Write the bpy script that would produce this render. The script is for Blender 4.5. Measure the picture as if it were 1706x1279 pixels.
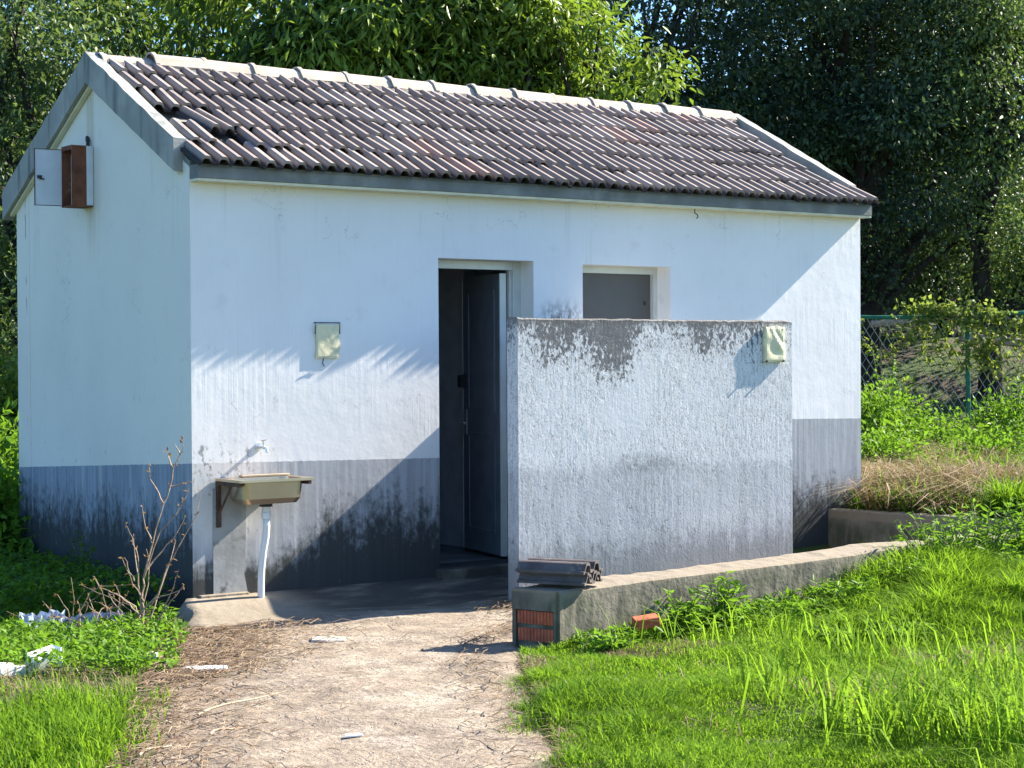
import bpy, bmesh, math, random
import numpy as np
from mathutils import Vector, Matrix, Quaternion

for o in list(bpy.data.objects):
    bpy.data.objects.remove(o)
random.seed(7)
rng = np.random.default_rng(11)
SC = bpy.context.scene
COL = SC.collection

# ------------------------------------------------------------------ camera, sky, sun, exposure
CAM = np.array([-5.0345, -10.390, 1.4311])
RIGHT = np.array([0.81334, -0.58174, -0.0062]); UP = np.array([0.01222, 0.00650, 0.99990]); FWD = np.array([0.58164, 0.81335, -0.0125])
RIGHT /= np.linalg.norm(RIGHT); FWD -= RIGHT * (FWD @ RIGHT); FWD /= np.linalg.norm(FWD); UP = np.cross(RIGHT, FWD)
F_PX = 3119.6
cd = bpy.data.cameras.new('camera'); cam = bpy.data.objects.new('camera', cd); COL.objects.link(cam)
cd.lens = 65.83; cd.sensor_width = 36.0; cd.clip_end = 600.0; cd.clip_start = 0.1
mw = Matrix.Identity(4)
for i in range(3):
    mw[i][0] = RIGHT[i]; mw[i][1] = UP[i]; mw[i][2] = -FWD[i]; mw[i][3] = CAM[i]
cam.matrix_world = mw
SC.camera = cam

TO_SUN = Vector((1.37, -0.15, 1.0)).normalized()
world = bpy.data.worlds.new("World"); SC.world = world; world.use_nodes = True
wn = world.node_tree.nodes; wl = world.node_tree.links
sky = wn.new('ShaderNodeTexSky'); sky.sky_type = 'NISHITA'; sky.sun_disc = False
sky.sun_elevation = math.asin(TO_SUN.z); sky.sun_rotation = math.atan2(TO_SUN.x, TO_SUN.y)
sky.air_density = 1.0; sky.dust_density = 0.6; sky.ozone_density = 3.0
wb = wn.new('ShaderNodeMix'); wb.data_type = 'RGBA'; wb.blend_type = 'MULTIPLY'; wb.inputs['Factor'].default_value = 1.0; wb.inputs[7].default_value = (.78, 1.0, 1.24, 1)   # white balance of a clear blue sky
wl.new(sky.outputs[0], wb.inputs[6]); wl.new(wb.outputs[2], wn['Background'].inputs['Color']); wn['Background'].inputs['Strength'].default_value = 0.068
sl = bpy.data.lights.new('sun', 'SUN'); sl.energy = 5.0; sl.angle = math.radians(0.5); sl.color = (1.0, 0.90, 0.77)
so = bpy.data.objects.new('sun', sl); COL.objects.link(so); so.rotation_euler = TO_SUN.to_track_quat('Z', 'Y').to_euler()
so.location = (20, -4, 18)
SC.view_settings.view_transform = 'Standard'; SC.view_settings.look = 'None'
SC.view_settings.exposure = 1.9; SC.view_settings.gamma = 1.0; SC.view_settings.use_curve_mapping = False
SC.render.engine = 'CYCLES'
SC.cycles.max_bounces = 8; SC.cycles.diffuse_bounces = 4; SC.cycles.transmission_bounces = 6; SC.cycles.transparent_max_bounces = 8


def at(px, py, d):
    """a point of the place seen at photo pixel (px,py), d metres along the view"""
    r = FWD + RIGHT * (px - 853) / F_PX - UP * (py - 639.5) / F_PX
    return CAM + r * d


def onz(px, py, z):
    r = FWD + RIGHT * (px - 853) / F_PX - UP * (py - 639.5) / F_PX
    return CAM + r * ((z - CAM[2]) / r[2])


# ------------------------------------------------------------------ node helper
class G:
    def __init__(self, name):
        self.m = bpy.data.materials.new(name); self.m.use_nodes = True
        self.t = self.m.node_tree; self.n = self.t.nodes; self.l = self.t.links
        self.b = self.n['Principled BSDF']
        self.b.inputs['Specular IOR Level'].default_value = 0.25
        self._p = None

    def put(self, sock, v):
        if v is None: return
        if isinstance(v, bpy.types.NodeSocket): self.l.new(v, sock)
        elif isinstance(v, (tuple, list)) and len(v) == 3 and sock.type == 'RGBA': sock.default_value = (*v, 1)
        else: sock.default_value = v

    def pos(self):
        if self._p is None: self._p = self.n.new('ShaderNodeNewGeometry').outputs['Position']
        return self._p

    def objc(self):
        return self.n.new('ShaderNodeTexCoord').outputs['Object']

    def xyz(self, v=None):
        s = self.n.new('ShaderNodeSeparateXYZ'); self.put(s.inputs[0], v or self.pos()); return s.outputs

    def scl(self, v, s):
        m = self.n.new('ShaderNodeMapping'); self.put(m.inputs['Vector'], v); m.inputs['Scale'].default_value = s; return m.outputs[0]

    def noise(self, v=None, scale=5, detail=4, rough=.55, dist=0.0):
        n = self.n.new('ShaderNodeTexNoise'); self.put(n.inputs['Vector'], v or self.pos())
        n.inputs['Scale'].default_value = scale; n.inputs['Detail'].default_value = detail
        n.inputs['Roughness'].default_value = rough; n.inputs['Distortion'].default_value = dist
        return n.outputs[0]

    def vor(self, v=None, scale=5, feat='F1', out=0):
        n = self.n.new('ShaderNodeTexVoronoi'); n.feature = feat; self.put(n.inputs['Vector'], v or self.pos()); n.inputs['Scale'].default_value = scale
        return n.outputs[out]

    def math(self, op, a, b=None, c=None):
        n = self.n.new('ShaderNodeMath'); n.operation = op
        for i, v in enumerate((a, b, c)):
            self.put(n.inputs[i], v)
        return n.outputs[0]

    def mr(self, v, a, b, c=0.0, d=1.0, smooth=True):
        n = self.n.new('ShaderNodeMapRange'); n.interpolation_type = 'SMOOTHSTEP' if smooth else 'LINEAR'; n.clamp = True
        for i, x in enumerate((v, a, b, c, d)): self.put(n.inputs[i], x)
        return n.outputs[0]

    def mix(self, f, a, b, mode='MIX'):
        n = self.n.new('ShaderNodeMix'); n.data_type = 'RGBA'; n.blend_type = mode
        self.put(n.inputs['Factor'], f); self.put(n.inputs[6], a); self.put(n.inputs[7], b); return n.outputs[2]

    def mul(self, *a):
        r = a[0]
        for x in a[1:]: r = self.math('MULTIPLY', r, x)
        return r

    def bump(self, h, strength, dist=0.01, normal=None):
        n = self.n.new('ShaderNodeBump'); n.inputs['Strength'].default_value = strength; n.inputs['Distance'].default_value = dist
        self.put(n.inputs['Height'], h)
        if normal is not None: self.put(n.inputs['Normal'], normal)
        return n.outputs[0]

    def attr(self, name):
        n = self.n.new('ShaderNodeAttribute'); n.attribute_name = name; return n

    def rnd(self):
        return self.n.new('ShaderNodeObjectInfo').outputs['Random']

    def done(self, col=None, rough=None, normal=None, metal=None):
        self.put(self.b.inputs['Base Color'], col); self.put(self.b.inputs['Roughness'], rough)
        self.put(self.b.inputs['Normal'], normal); self.put(self.b.inputs['Metallic'], metal)
        return self.m


def wall_mat(name, kind):
    g = G(name); x, y, z = g.xyz()
    P = g.pos()
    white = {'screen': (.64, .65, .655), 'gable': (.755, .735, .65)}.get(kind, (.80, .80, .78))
    n1 = g.noise(scale=1.1, detail=5); n2 = g.noise(scale=7, detail=5)
    streak = g.noise(g.scl(P, (26, 26, 1.1)), scale=1, detail=4, rough=.6)
    col = g.mix(g.mr(n1, .35, .75), white, tuple(c * .92 for c in white))
    col = g.mix(g.mul(g.mr(n2, .55, .8), .35), col, (.60, .59, .55))
    col = g.mix(g.mul(g.mr(streak, .58, .85), .3), col, (.55, .53, .50))
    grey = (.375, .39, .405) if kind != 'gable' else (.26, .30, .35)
    if kind == 'front':
        zb = g.math('ADD', g.math('MULTIPLY', x, -.016), .817)
        zb = g.math('ADD', zb, g.mul(g.mr(x, 4.0, 4.3), .235))
    elif kind == 'gable':
        zb = g.math('ADD', g.math('MULTIPLY', y, -.05), .817)
    elif kind == 'screen':
        zb = g.math('ADD', g.math('MULTIPLY', x, -.02), .80)
    else:
        zb = g.math('ADD', g.math('MULTIPLY', y, 0.0), .85)
    fine = g.noise(scale=30, detail=3)
    ze = g.math('ADD', z, g.math('MULTIPLY', g.math('SUBTRACT', fine, .5), .012 if kind != 'screen' else .15))
    band = g.math('LESS_THAN', ze, zb)
    if kind == 'screen':
        band = g.mul(g.mr(ze, g.math('ADD', zb, .05), g.math('SUBTRACT', zb, .05)), .62)
    gcol = g.mix(g.mr(streak, .3, .75), tuple(c * .8 for c in grey), tuple(c * 1.2 for c in grey))
    pale = g.mul(g.mr(g.noise(g.scl(P, (7, 7, .5)), scale=1, detail=3), .55, .7), g.mr(g.noise(scale=2.2), .35, .6))
    gcol = g.mix(g.mul(pale, .55), gcol, (.47, .49, .50))
    if kind == 'front':   # the paint is worn through beside the tap
        worn = g.mul(g.mr(x, .62, .30), g.mr(g.math('ADD', z, g.math('MULTIPLY', n2, .5)), .45, .75))
        gcol = g.mix(worn, gcol, (.60, .59, .56))
    col = g.mix(band, col, gcol)
    # rain marks under the eave, hairline cracks
    if kind in ('front', 'gable'):
        run0 = g.noise(g.scl(P, (14, 14, .7)), scale=1, detail=4)
        top0 = g.mul(g.mr(run0, .55, .72), g.mr(z, 1.7, 2.5), g.mr(g.noise(scale=1.3), .4, .6))
        col = g.mix(g.mul(top0, .30), col, (.42, .42, .36))
        vc = g.noise(scale=2.3, detail=2)
        ck = g.mul(g.mr(g.math('ABSOLUTE', g.math('SUBTRACT', g.noise(scale=1.6, detail=7, rough=.6), .5)), .0022, .0006), g.mr(vc, .56, .62))
        col = g.mix(g.mul(ck, .55), col, (.22, .22, .21))
    # black mould rising from the ground, dirt
    speck = g.noise(g.scl(P, (22, 22, 14)), scale=1, detail=5, rough=.7)
    drip = g.noise(g.scl(P, (9, 9, 1.0)), scale=1, detail=5, rough=.6)
    if kind == 'front':
        hm = g.math('ADD', .20, g.mul(g.mr(x, .45, 1.1), .32))
        hm = g.math('ADD', hm, g.mul(g.mr(x, 4.0, 5.0), -.05))
    elif kind == 'gable': hm = .50
    elif kind == 'screen': hm = .30
    else: hm = .3
    rise = g.math('DIVIDE', z, hm)
    m = g.math('ADD', g.math('MULTIPLY', g.math('SUBTRACT', drip, .5), 1.0), g.math('SUBTRACT', 1.0, rise))
    m = g.math('ADD', m, g.math('MULTIPLY', g.math('SUBTRACT', speck, .5), 1.5))
    mould = g.mr(m, -.25, .50)
    col = g.mix(g.mul(mould, .93 if kind != 'screen' else .5), col, (.028, .030, .026))
    pits = g.mul(g.mr(speck, .60, .70), g.mr(z, 1.25, .5))
    col = g.mix(g.mul(pits, .6), col, (.10, .10, .095))
    if kind == 'front':
        # speckled mould where the partition meets the wall
        dx = g.math('ABSOLUTE', g.math('SUBTRACT', x, 2.82)); dz = g.math('ABSOLUTE', g.math('SUBTRACT', z, 1.70))
        mk = g.mul(g.mr(dx, .25, .05), g.mr(dz, .19, .02), g.mr(speck, .40, .58))
        col = g.mix(g.mul(mk, .8), col, (.05, .05, .05))
        sk = g.mul(g.mr(x, .75, .1), g.mr(g.math('ABSOLUTE', g.math('SUBTRACT', z, .80)), .22, .03), g.mr(speck, .52, .64))
        col = g.mix(g.mul(sk, .8), col, (.06, .06, .055))
    if kind == 'gable':
        rd = g.mul(g.mr(g.math('ABSOLUTE', g.math('SUBTRACT', y, 1.50)), .10, .01), g.mr(z, 2.0, 2.46), g.mr(streak, .2, .7))
        col = g.mix(g.mul(rd, .5), col, (.30, .24, .08))
        cr = g.mul(g.mr(g.math('ABSOLUTE', g.math('SUBTRACT', y, g.math('ADD', 2.63, g.math('MULTIPLY', g.noise(scale=3), .1)))), .012, .003), g.mr(g.noise(g.scl(P, (1, 1, 5)), scale=1), .48, .6))
        col = g.mix(g.mul(cr, .6), col, (.1, .1, .1))
    if kind == 'screen':
        cl = g.noise(g.scl(P, (3.0, 3.0, 2.0)), scale=1, detail=4)
        sp2 = g.noise(g.scl(P, (46, 46, 30)), scale=1, detail=4, rough=.65, dist=.7)
        b1 = g.mr(g.math('ABSOLUTE', g.math('SUBTRACT', x, 2.26)), .55, .12); b2 = g.mr(g.math('ABSOLUTE', g.math('SUBTRACT', x, 3.45)), .55, .10)
        zl = g.math('SUBTRACT', 1.30, g.mul(b1, .22))
        cov = g.math('MULTIPLY', g.mr(g.math('ADD', z, g.math('MULTIPLY', g.math('SUBTRACT', cl, .5), .5)), zl, 1.74), g.math('ADD', .50, g.math('MULTIPLY', g.math('MAXIMUM', b1, g.math('MULTIPLY', b2, .9)), .50)))
        thr = g.math('SUBTRACT', .655, g.math('MULTIPLY', cov, .315))
        mk = g.mr(g.math('ADD', g.math('MULTIPLY', sp2, .84), g.math('MULTIPLY', cl, .16)), g.math('SUBTRACT', thr, .03), g.math('ADD', thr, .05))
        hue = g.mix(g.noise(scale=7, detail=3), (.10, .095, .09), (.05, .05, .055))
        col = g.mix(g.mul(mk, .9), col, hue)
        sm = g.mul(g.mr(g.math('ABSOLUTE', g.math('SUBTRACT', z, .76)), .09, .01), g.mr(g.math('ABSOLUTE', g.math('SUBTRACT', x, 2.72)), .42, .1), g.mr(sp2, .3, .6))
        col = g.mix(g.mul(sm, .7), col, (.16, .17, .18))
        edge = g.mr(g.math('ADD', z, g.math('MULTIPLY', speck, .06)), 1.665, 1.72)
        col = g.mix(g.mul(edge, .85), col, (.10, .095, .085))
        vs = g.noise(g.scl(P, (60, 60, 12.0)), scale=1, detail=4, rough=.7)
        vsp = g.noise(scale=95, detail=3, rough=.7)
        col = g.mix(g.mul(g.mr(g.math('ADD', g.math('MULTIPLY', vs, .5), g.math('MULTIPLY', vsp, .5)), .495, .565), .62, g.mr(g.noise(scale=2.2, detail=4), .2, .55)), col, (.24, .245, .25))
    # relief: trowelled plaster with vertical runs
    run = g.noise(g.scl(P, (38, 38, .9)), scale=1, detail=3, rough=.55)
    lump = g.noise(scale=9, detail=5, rough=.6)
    fin = g.noise(scale=70, detail=2)
    patch = g.mr(g.noise(scale=1.7, detail=3), .38, .62)
    hgt = g.math('ADD', g.math('ADD', g.mul(run, patch, .75 if kind != 'screen' else .62), g.math('MULTIPLY', lump, .9 if kind != 'screen' else .5)), g.math('MULTIPLY', fin, .10 if kind != 'screen' else .35))
    if kind == 'screen':
        hgt = g.math('SUBTRACT', hgt, g.mul(g.mr(speck, .5, .75), .4))
    nb = g.bump(hgt, .55 if kind in ('front',) else .7, .0042)
    return g.done(col, .85, nb)


def simple(name, c, rough=.7, var=.15, scale=8, bump=.0, bscale=40, metal=None, c2=None, c2amt=(.5, .75), c2scale=6):
    g = G(name); n = g.noise(scale=scale, detail=5)
    col = g.mix(g.mr(n, .3, .7), tuple(v * (1 - var) for v in c), tuple(min(1, v * (1 + var)) for v in c))
    if c2: col = g.mix(g.mr(g.noise(scale=c2scale, detail=6, rough=.65), *c2amt), col, c2)
    nb = g.bump(g.noise(scale=bscale, detail=4), bump, .006) if bump else None
    return g.done(col, rough, nb, metal)


def leaf_mat(name, dark, light, rough=.45, trans=.45, spec=.4):
    g = G(name); a = g.attr('tint').outputs['Fac']
    col = g.mix(a, dark, light)
    g.b.inputs['Specular IOR Level'].default_value = spec
    g.done(col, rough)
    tr = g.n.new('ShaderNodeBsdfTranslucent'); tc = g.mix(.5, col, tuple(min(1, c * k) for c, k in zip(light, (1.5, 1.5, .7))))
    g.put(tr.inputs[0], tc)
    mx = g.n.new('ShaderNodeMixShader'); mx.inputs[0].default_value = trans
    g.l.new(g.b.outputs[0], mx.inputs[1]); g.l.new(tr.outputs[0], mx.inputs[2])
    g.l.new(mx.outputs[0], g.n['Material Output'].inputs['Surface'])
    return g.m


M = {}
M['front'] = wall_mat('front_plaster', 'front'); M['gable'] = wall_mat('gable_plaster', 'gable')
M['screen'] = wall_mat('screen_plaster', 'screen'); M['plain'] = wall_mat('inner_plaster', 'plain')
M['inside'] = simple('inside_plaster', (.50, .54, .58), .9, .1)
M['beam'] = simple('beam_cement', (.19, .20, .19), .85, .2, 5, .3, 30, c2=(.30, .31, .29), c2scale=2.5)
M['soffit'] = simple('soffit_paint', (.66, .63, .47), .8, .1)
g = G('verge_cement'); P_ = g.pos(); st = g.noise(g.scl(P_, (10, 10, 1.0)), scale=1, detail=4)
c = g.mix(g.mr(g.noise(scale=3), .35, .7), (.26, .275, .255), (.37, .37, .335)); c = g.mix(g.mul(g.mr(st, .52, .72), .7), c, (.10, .11, .11))
M['verge'] = g.done(c, .9, g.bump(g.noise(scale=50), .4, .005))
g = G('concrete_tile'); r = g.rnd(); oc = g.objc()
ramp = g.mix(g.mr(r, 0, .5, smooth=False), (.205, .172, .155), (.265, .222, .198)); ramp = g.mix(g.mr(r, .55, 1, smooth=False), ramp, (.34, .30, .27))
ramp = g.mix(g.mul(g.math('GREATER_THAN', r, .95), .7), ramp, (.33, .21, .17))
c = g.mix(g.mul(g.mr(g.noise(scale=14, detail=6, rough=.7), .5, .72), .6), ramp, (.27, .25, .21))
c = g.mix(g.mul(g.mr(g.noise(scale=4, detail=4), .5, .75), .6), c, (.12, .105, .10))
gz = g.xyz(oc)[2]; c = g.mix(g.math('SUBTRACT', 1.0, g.mr(g.math('ADD', gz, g.math('MULTIPLY', g.noise(scale=30), .012)), .016, .046)), c, (.035, .031, .032))   # colour darkened low in the channels to deepen their shadow
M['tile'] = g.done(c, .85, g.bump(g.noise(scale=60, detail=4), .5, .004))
M['ridge'] = simple('ridge_cement', (.385, .34, .28), .85, .15, 5, .3, 40, c2=(.27, .245, .205), c2amt=(.58, .74), c2scale=7)
M['mortar'] = simple('mortar', (.15, .138, .128), .95, .3, 12, .8, 40, c2=(.09, .085, .08), c2scale=12)
M['alu'] = simple('aluminium', (.62, .64, .60), .45, .06, metal=.25)
M['door'] = simple('door_panel', (.15, .18, .215), .5, .1)
M['dark'] = simple('dark_plastic', (.03, .032, .035), .5, .1)
M['steel'] = simple('stainless', (.58, .475, .35), .36, .08, 3, metal=1.0)
M['chrome'] = simple('chrome', (.75, .75, .74), .3, .05, metal=.9)
M['pvc'] = simple('white_pvc', (.74, .74, .72), .4, .06, c2=(.5, .49, .45), c2amt=(.6, .8))
M['rust'] = simple('rusty_steel', (.17, .065, .035), .8, .3, 9, .4, 60, c2=(.34, .24, .18), c2amt=(.58, .72), c2scale=7)
M['oldrust'] = simple('brown_steel', (.09, .055, .04), .8, .3, 20)
M['whitemetal'] = simple('painted_sheet', (.62, .66, .68), .5, .06, c2=(.35, .28, .22), c2amt=(.66, .8), c2scale=12)
M['patch'] = simple('cement_patch', (.34, .345, .33), .9, .15, 6, .2, 30, c2=(.12, .12, .105), c2amt=(.55, .75), c2scale=8)
g = G('cream_sheet'); oc = g.objc()
c = g.mix(g.mr(g.noise(scale=9, detail=5), .35, .7), (.72, .68, .44), (.60, .57, .38)); c = g.mix(g.mul(g.mr(g.noise(scale=25, detail=4), .58, .7), .4), c, (.38, .34, .22))
M['cream'] = g.done(c, .6, g.bump(g.noise(scale=18, detail=4), .6, .006))
g = G('kerb_cement'); x, y, z = g.xyz()
c = g.mix(g.mr(g.noise(scale=5, detail=6), .3, .7), (.11, .105, .08), (.22, .20, .155)); st = g.noise(g.scl(g.pos(), (9, 9, 1.5)), scale=1, detail=5)
side = g.mr(z, .20, .12)
c = g.mix(g.mul(g.mr(st, .42, .62), side, .85), c, (.055, .06, .045)); c = g.mix(g.mul(g.mr(g.noise(scale=11, detail=5), .5, .7), side, .6), c, (.09, .105, .055))
topm = g.mr(z, .19, .21); c = g.mix(g.mul(topm, .8), c, g.mix(g.noise(scale=14, detail=5), (.28, .235, .175), (.19, .16, .12)))
M['kerb'] = g.done(c, .95, g.bump(g.noise(scale=26, detail=6), .7, .01))
M['brick'] = simple('red_brick', (.42, .115, .06), .9, .25, 18, .5, 60, c2=(.16, .10, .08), c2amt=(.55, .75), c2scale=9)
g = G('apron_concrete'); x, y, z = g.xyz()
c = g.mix(g.mr(g.noise(scale=3, detail=6, rough=.6), .3, .7), (.20, .170, .125), (.27, .235, .18))
wet_shade = g.mul(g.mr(y, -1.05, -.5), g.mr(x, .45, .8), g.mr(g.noise(g.scl(g.pos(), (2, 6, 2)), scale=1, detail=6), .3, .55)); c = g.mix(g.mul(wet_shade, .85), c, (.045, .045, .042))  # wet stain, made stronger to darken the shaded part of the apron
c = g.mix(g.mul(g.mr(g.noise(g.scl(g.pos(), (6, 20, 6)), scale=1, detail=4), .55, .7), .4), c, (.15, .125, .09))
M['apron'] = g.done(c, .9, g.bump(g.noise(scale=14, detail=6), .5, .02))
g = G('path_dirt'); x, y, z = g.xyz()
big = g.noise(scale=1.3, detail=4); md = g.noise(scale=6, detail=6, rough=.65); fi = g.noise(scale=40, detail=4, rough=.7)
c = g.mix(g.mr(md, .30, .70), (.165, .136, .104), (.305, .250, .188)); c = g.mix(g.mul(g.mr(g.noise(scale=2.6, detail=6, rough=.65), .50, .64), .85), c, (.36, .31, .245))
c = g.mix(g.mul(g.mr(g.noise(scale=110, detail=3, rough=.8), .5, .64), .55), c, (.08, .062, .05)); c = g.mix(g.mul(g.mr(g.noise(scale=8, detail=6, rough=.7), .56, .66), .6), c, (.41, .345, .265)); c = g.mix(g.mul(g.mr(fi, .50, .66), g.mr(big, .35, .6), .7), c, (.07, .05, .037)); c = g.mix(g.mul(g.mr(g.noise(scale=3.4, detail=7, rough=.7), .56, .70), .75), c, (.085, .060, .045))
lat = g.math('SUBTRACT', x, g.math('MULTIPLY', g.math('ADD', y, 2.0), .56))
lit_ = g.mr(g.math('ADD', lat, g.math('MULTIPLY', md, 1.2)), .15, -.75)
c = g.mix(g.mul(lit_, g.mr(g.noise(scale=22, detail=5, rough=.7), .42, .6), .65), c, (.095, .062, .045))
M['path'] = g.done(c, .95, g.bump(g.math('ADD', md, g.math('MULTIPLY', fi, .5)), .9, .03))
g = G('soil'); x, y, z = g.xyz()
c = g.mix(g.mr(g.noise(scale=4, detail=6), .3, .7), (.05, .04, .028), (.10, .08, .052)); c = g.mix(g.mul(g.mr(g.noise(scale=1.6, detail=5), .35, .55), .85), c, (.05, .095, .018))
M['soil'] = g.done(c, 1.0, g.bump(g.noise(scale=20, detail=5), .8, .03))
M['grit'] = simple('grit', (.33, .29, .25), .9, .35, 30)
M['bark'] = simple('bark', (.032, .028, .024), .95, .35, 9, .9, 30)
M['stem'] = simple('dry_stem', (.30, .225, .165), .9, .3, 30)
M['twig'] = simple('pale_twig', (.36, .27, .19), .9, .3, 30)
M['foam'] = simple('white_foam', (.80, .82, .80), .7, .05, c2=(.55, .55, .5), c2amt=(.62, .8), c2scale=14)
M['shard'] = simple('white_tile_shard', (.50, .46, .40), .5, .1, c2=(.5, .44, .36), c2amt=(.6, .78), c2scale=18)
M['plastic'] = simple('white_plastic_film', (.62, .68, .76), .35, .1, 10)
M['green_paint'] = simple('green_paint', (.02, .13, .085), .5, .2)
M['wire'] = simple('fence_wire', (.30, .34, .32), .5, .1, metal=.2)
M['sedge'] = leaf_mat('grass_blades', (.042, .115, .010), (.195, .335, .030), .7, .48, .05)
M['drygrass'] = leaf_mat('dry_grass', (.10, .066, .045), (.33, .255, .175), .8, .2, .1)
M['weed'] = leaf_mat('weed_leaf', (.035, .095, .012), (.15, .285, .028), .5, .42, .12)
M['mango'] = leaf_mat('bright_leaf', (.012, .036, .010), (.19, .285, .035), .45, .36, .30)
M['evergreen'] = leaf_mat('dark_leaf', (.018, .040, .027), (.095, .155, .065), .45, .30, .35)
M['olive'] = leaf_mat('olive_leaf', (.030, .065, .028), (.15, .225, .07), .48, .34, .3)
M['vine'] = leaf_mat('vine_leaf', (.07, .125, .025), (.24, .31, .08), .5, .40, .12)
M['withered'] = leaf_mat('withered_leaf', (.14, .07, .035), (.30, .19, .10), .8, .3, .1)


# ------------------------------------------------------------------ mesh helpers
def link(name, me, mat=None, parent=None, smooth=False):
    o = bpy.data.objects.new(name, me); COL.objects.link(o)
    if mat is not None and len(me.materials) == 0: me.materials.append(M[mat] if isinstance(mat, str) else mat)
    if parent is not None: o.parent = parent
    if smooth:
        me.polygons.foreach_set('use_smooth', [True] * len(me.polygons))
    return o


def from_np(name, V, Fc, mat, parent=None, tint=None, smooth=False):
    me = bpy.data.meshes.new(name)
    V = np.asarray(V, np.float32); Fc = np.asarray(Fc, np.int32); k = Fc.shape[1]
    me.vertices.add(len(V)); me.vertices.foreach_set('co', V.ravel())
    me.loops.add(Fc.size); me.loops.foreach_set('vertex_index', Fc.ravel())
    me.polygons.add(len(Fc)); me.polygons.foreach_set('loop_start', np.arange(0, Fc.size, k, dtype=np.int32))
    try: me.polygons.foreach_set('loop_total', np.full(len(Fc), k, np.int32))
    except Exception: pass
    if tint is not None:
        a = me.attributes.new('tint', 'FLOAT', 'POINT'); a.data.foreach_set('value', np.asarray(tint, np.float32))
    me.update(calc_edges=True)
    return link(name, me, mat, parent, smooth)


def bm_obj(name, bm, mat, parent=None, smooth=False):
    bmesh.ops.recalc_face_normals(bm, faces=bm.faces)
    me = bpy.data.meshes.new(name); bm.to_mesh(me); bm.free()
    return link(name, me, mat, parent, smooth)


def box(bm, a, b, mtx=None):
    vs = [Vector((x, y, z)) for x in (a[0], b[0]) for y in (a[1], b[1]) for z in (a[2], b[2])]
    if mtx is not None: vs = [mtx @ v for v in vs]
    v = [bm.verts.new(p) for p in vs]
    for f in ((0, 1, 3, 2), (4, 6, 7, 5), (0, 4, 5, 1), (2, 3, 7, 6), (0, 2, 6, 4), (1, 5, 7, 3)):
        bm.faces.new([v[i] for i in f])


def tube(bm, pts, rad, n=6, cap=True):
    pts = [Vector(p) for p in pts]
    if not hasattr(rad, '__len__'): rad = [rad] * len(pts)
    rings = []; ref = None
    for i, p in enumerate(pts):
        t = (pts[min(i + 1, len(pts) - 1)] - pts[max(i - 1, 0)])
        if t.length < 1e-9: t = Vector((0, 0, 1))
        t.normalize()
        if ref is None: ref = t.orthogonal().normalized()
        ref = (ref - t * ref.dot(t))
        if ref.length < 1e-6: ref = t.orthogonal()
        ref.normalize(); q = t.cross(ref)
        rings.append([bm.verts.new(p + (ref * math.cos(2 * math.pi * k / n) + q * math.sin(2 * math.pi * k / n)) * rad[i]) for k in range(n)])
    for a, b in zip(rings, rings[1:]):
        for k in range(n):
            bm.faces.new((a[k], a[(k + 1) % n], b[(k + 1) % n], b[k]))
    if cap:
        bm.faces.new(rings[0][::-1]); bm.faces.new(rings[-1])


def prism_x(bm, poly, x0, x1):
    """polygon in (y,z) pushed along x"""
    a = [bm.verts.new((x0, y, z)) for y, z in poly]; b = [bm.verts.new((x1, y, z)) for y, z in poly]
    bm.faces.new(a); bm.faces.new(b[::-1]); n = len(poly)
    for i in range(n): bm.faces.new((a[i], a[(i + 1) % n], b[(i + 1) % n], b[i]))


def bevel(bm, w=.004, seg=1):
    bmesh.ops.bevel(bm, geom=list(bm.edges), offset=w, segments=seg, affect='EDGES', profile=.5)


def empty(name, loc=(0, 0, 0), rz=0.0):
    o = bpy.data.objects.new(name, None); COL.objects.link(o); o.location = loc; o.rotation_euler = (0, 0, rz); o.empty_display_size = .2
    return o


def tag(o, label=None, cat=None, group=None, kind=None):
    if label: o['label'] = label
    if cat: o['category'] = cat
    if group: o['group'] = group
    if kind: o['kind'] = kind
    return o


def adopt(child, parent):
    """child was built in world coordinates; parent is an empty somewhere else"""
    child.parent = parent; child.matrix_parent_inverse = Matrix.Translation(-Vector(parent.location)) if parent.rotation_euler.z == 0 else parent.matrix_basis.inverted()
    return child


# ------------------------------------------------------------------ terrain
def sst(a, b, v):
    t = np.clip((v - a) / (b - a), 0, 1); return t * t * (3 - 2 * t)


PL = np.array([(-8.2, -15.5), (-4.9, -9.0), (-2.55, -4.65), (-2.13, -3.90), (-1.65, -2.94), (-1.02, -1.85), (-.62, -1.1), (-.30, -.62)])
PR = np.array([(-6.8, -15.5), (-3.5, -9.0), (-1.35, -5.45), (-.92, -4.82), (-.20, -3.70), (.36, -2.78), (.66, -2.35), (.84, -2.12), (1.80, -1.55), (1.95, -.6)])


def kerb_front_y(x): return -2.52 + (x - .82) * .128
def kerb_back_y(x): return kerb_front_y(x) + .285


def wob(x, y, s=1.0):
    return np.sin(x * 1.7 * s + 1.3) * np.cos(y * 1.9 * s + .4) + .5 * np.sin(x * 4.1 * s + y * 3.3 * s) + .25 * np.sin(x * 9.3 * s - y * 8.1 * s + 2)


def path_side(x, y):
    """<0 inside the path, metres from the nearest edge outside"""
    xl = np.interp(y, PL[:, 1], PL[:, 0]); xr = np.interp(y, PR[:, 1], PR[:, 0])
    return np.maximum(xl - x, x - xr)


def in_yard(x, y):
    return (x > .8) & (x < 5.46) & (y > kerb_back_y(x) - .17) & (y < 0)


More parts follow.
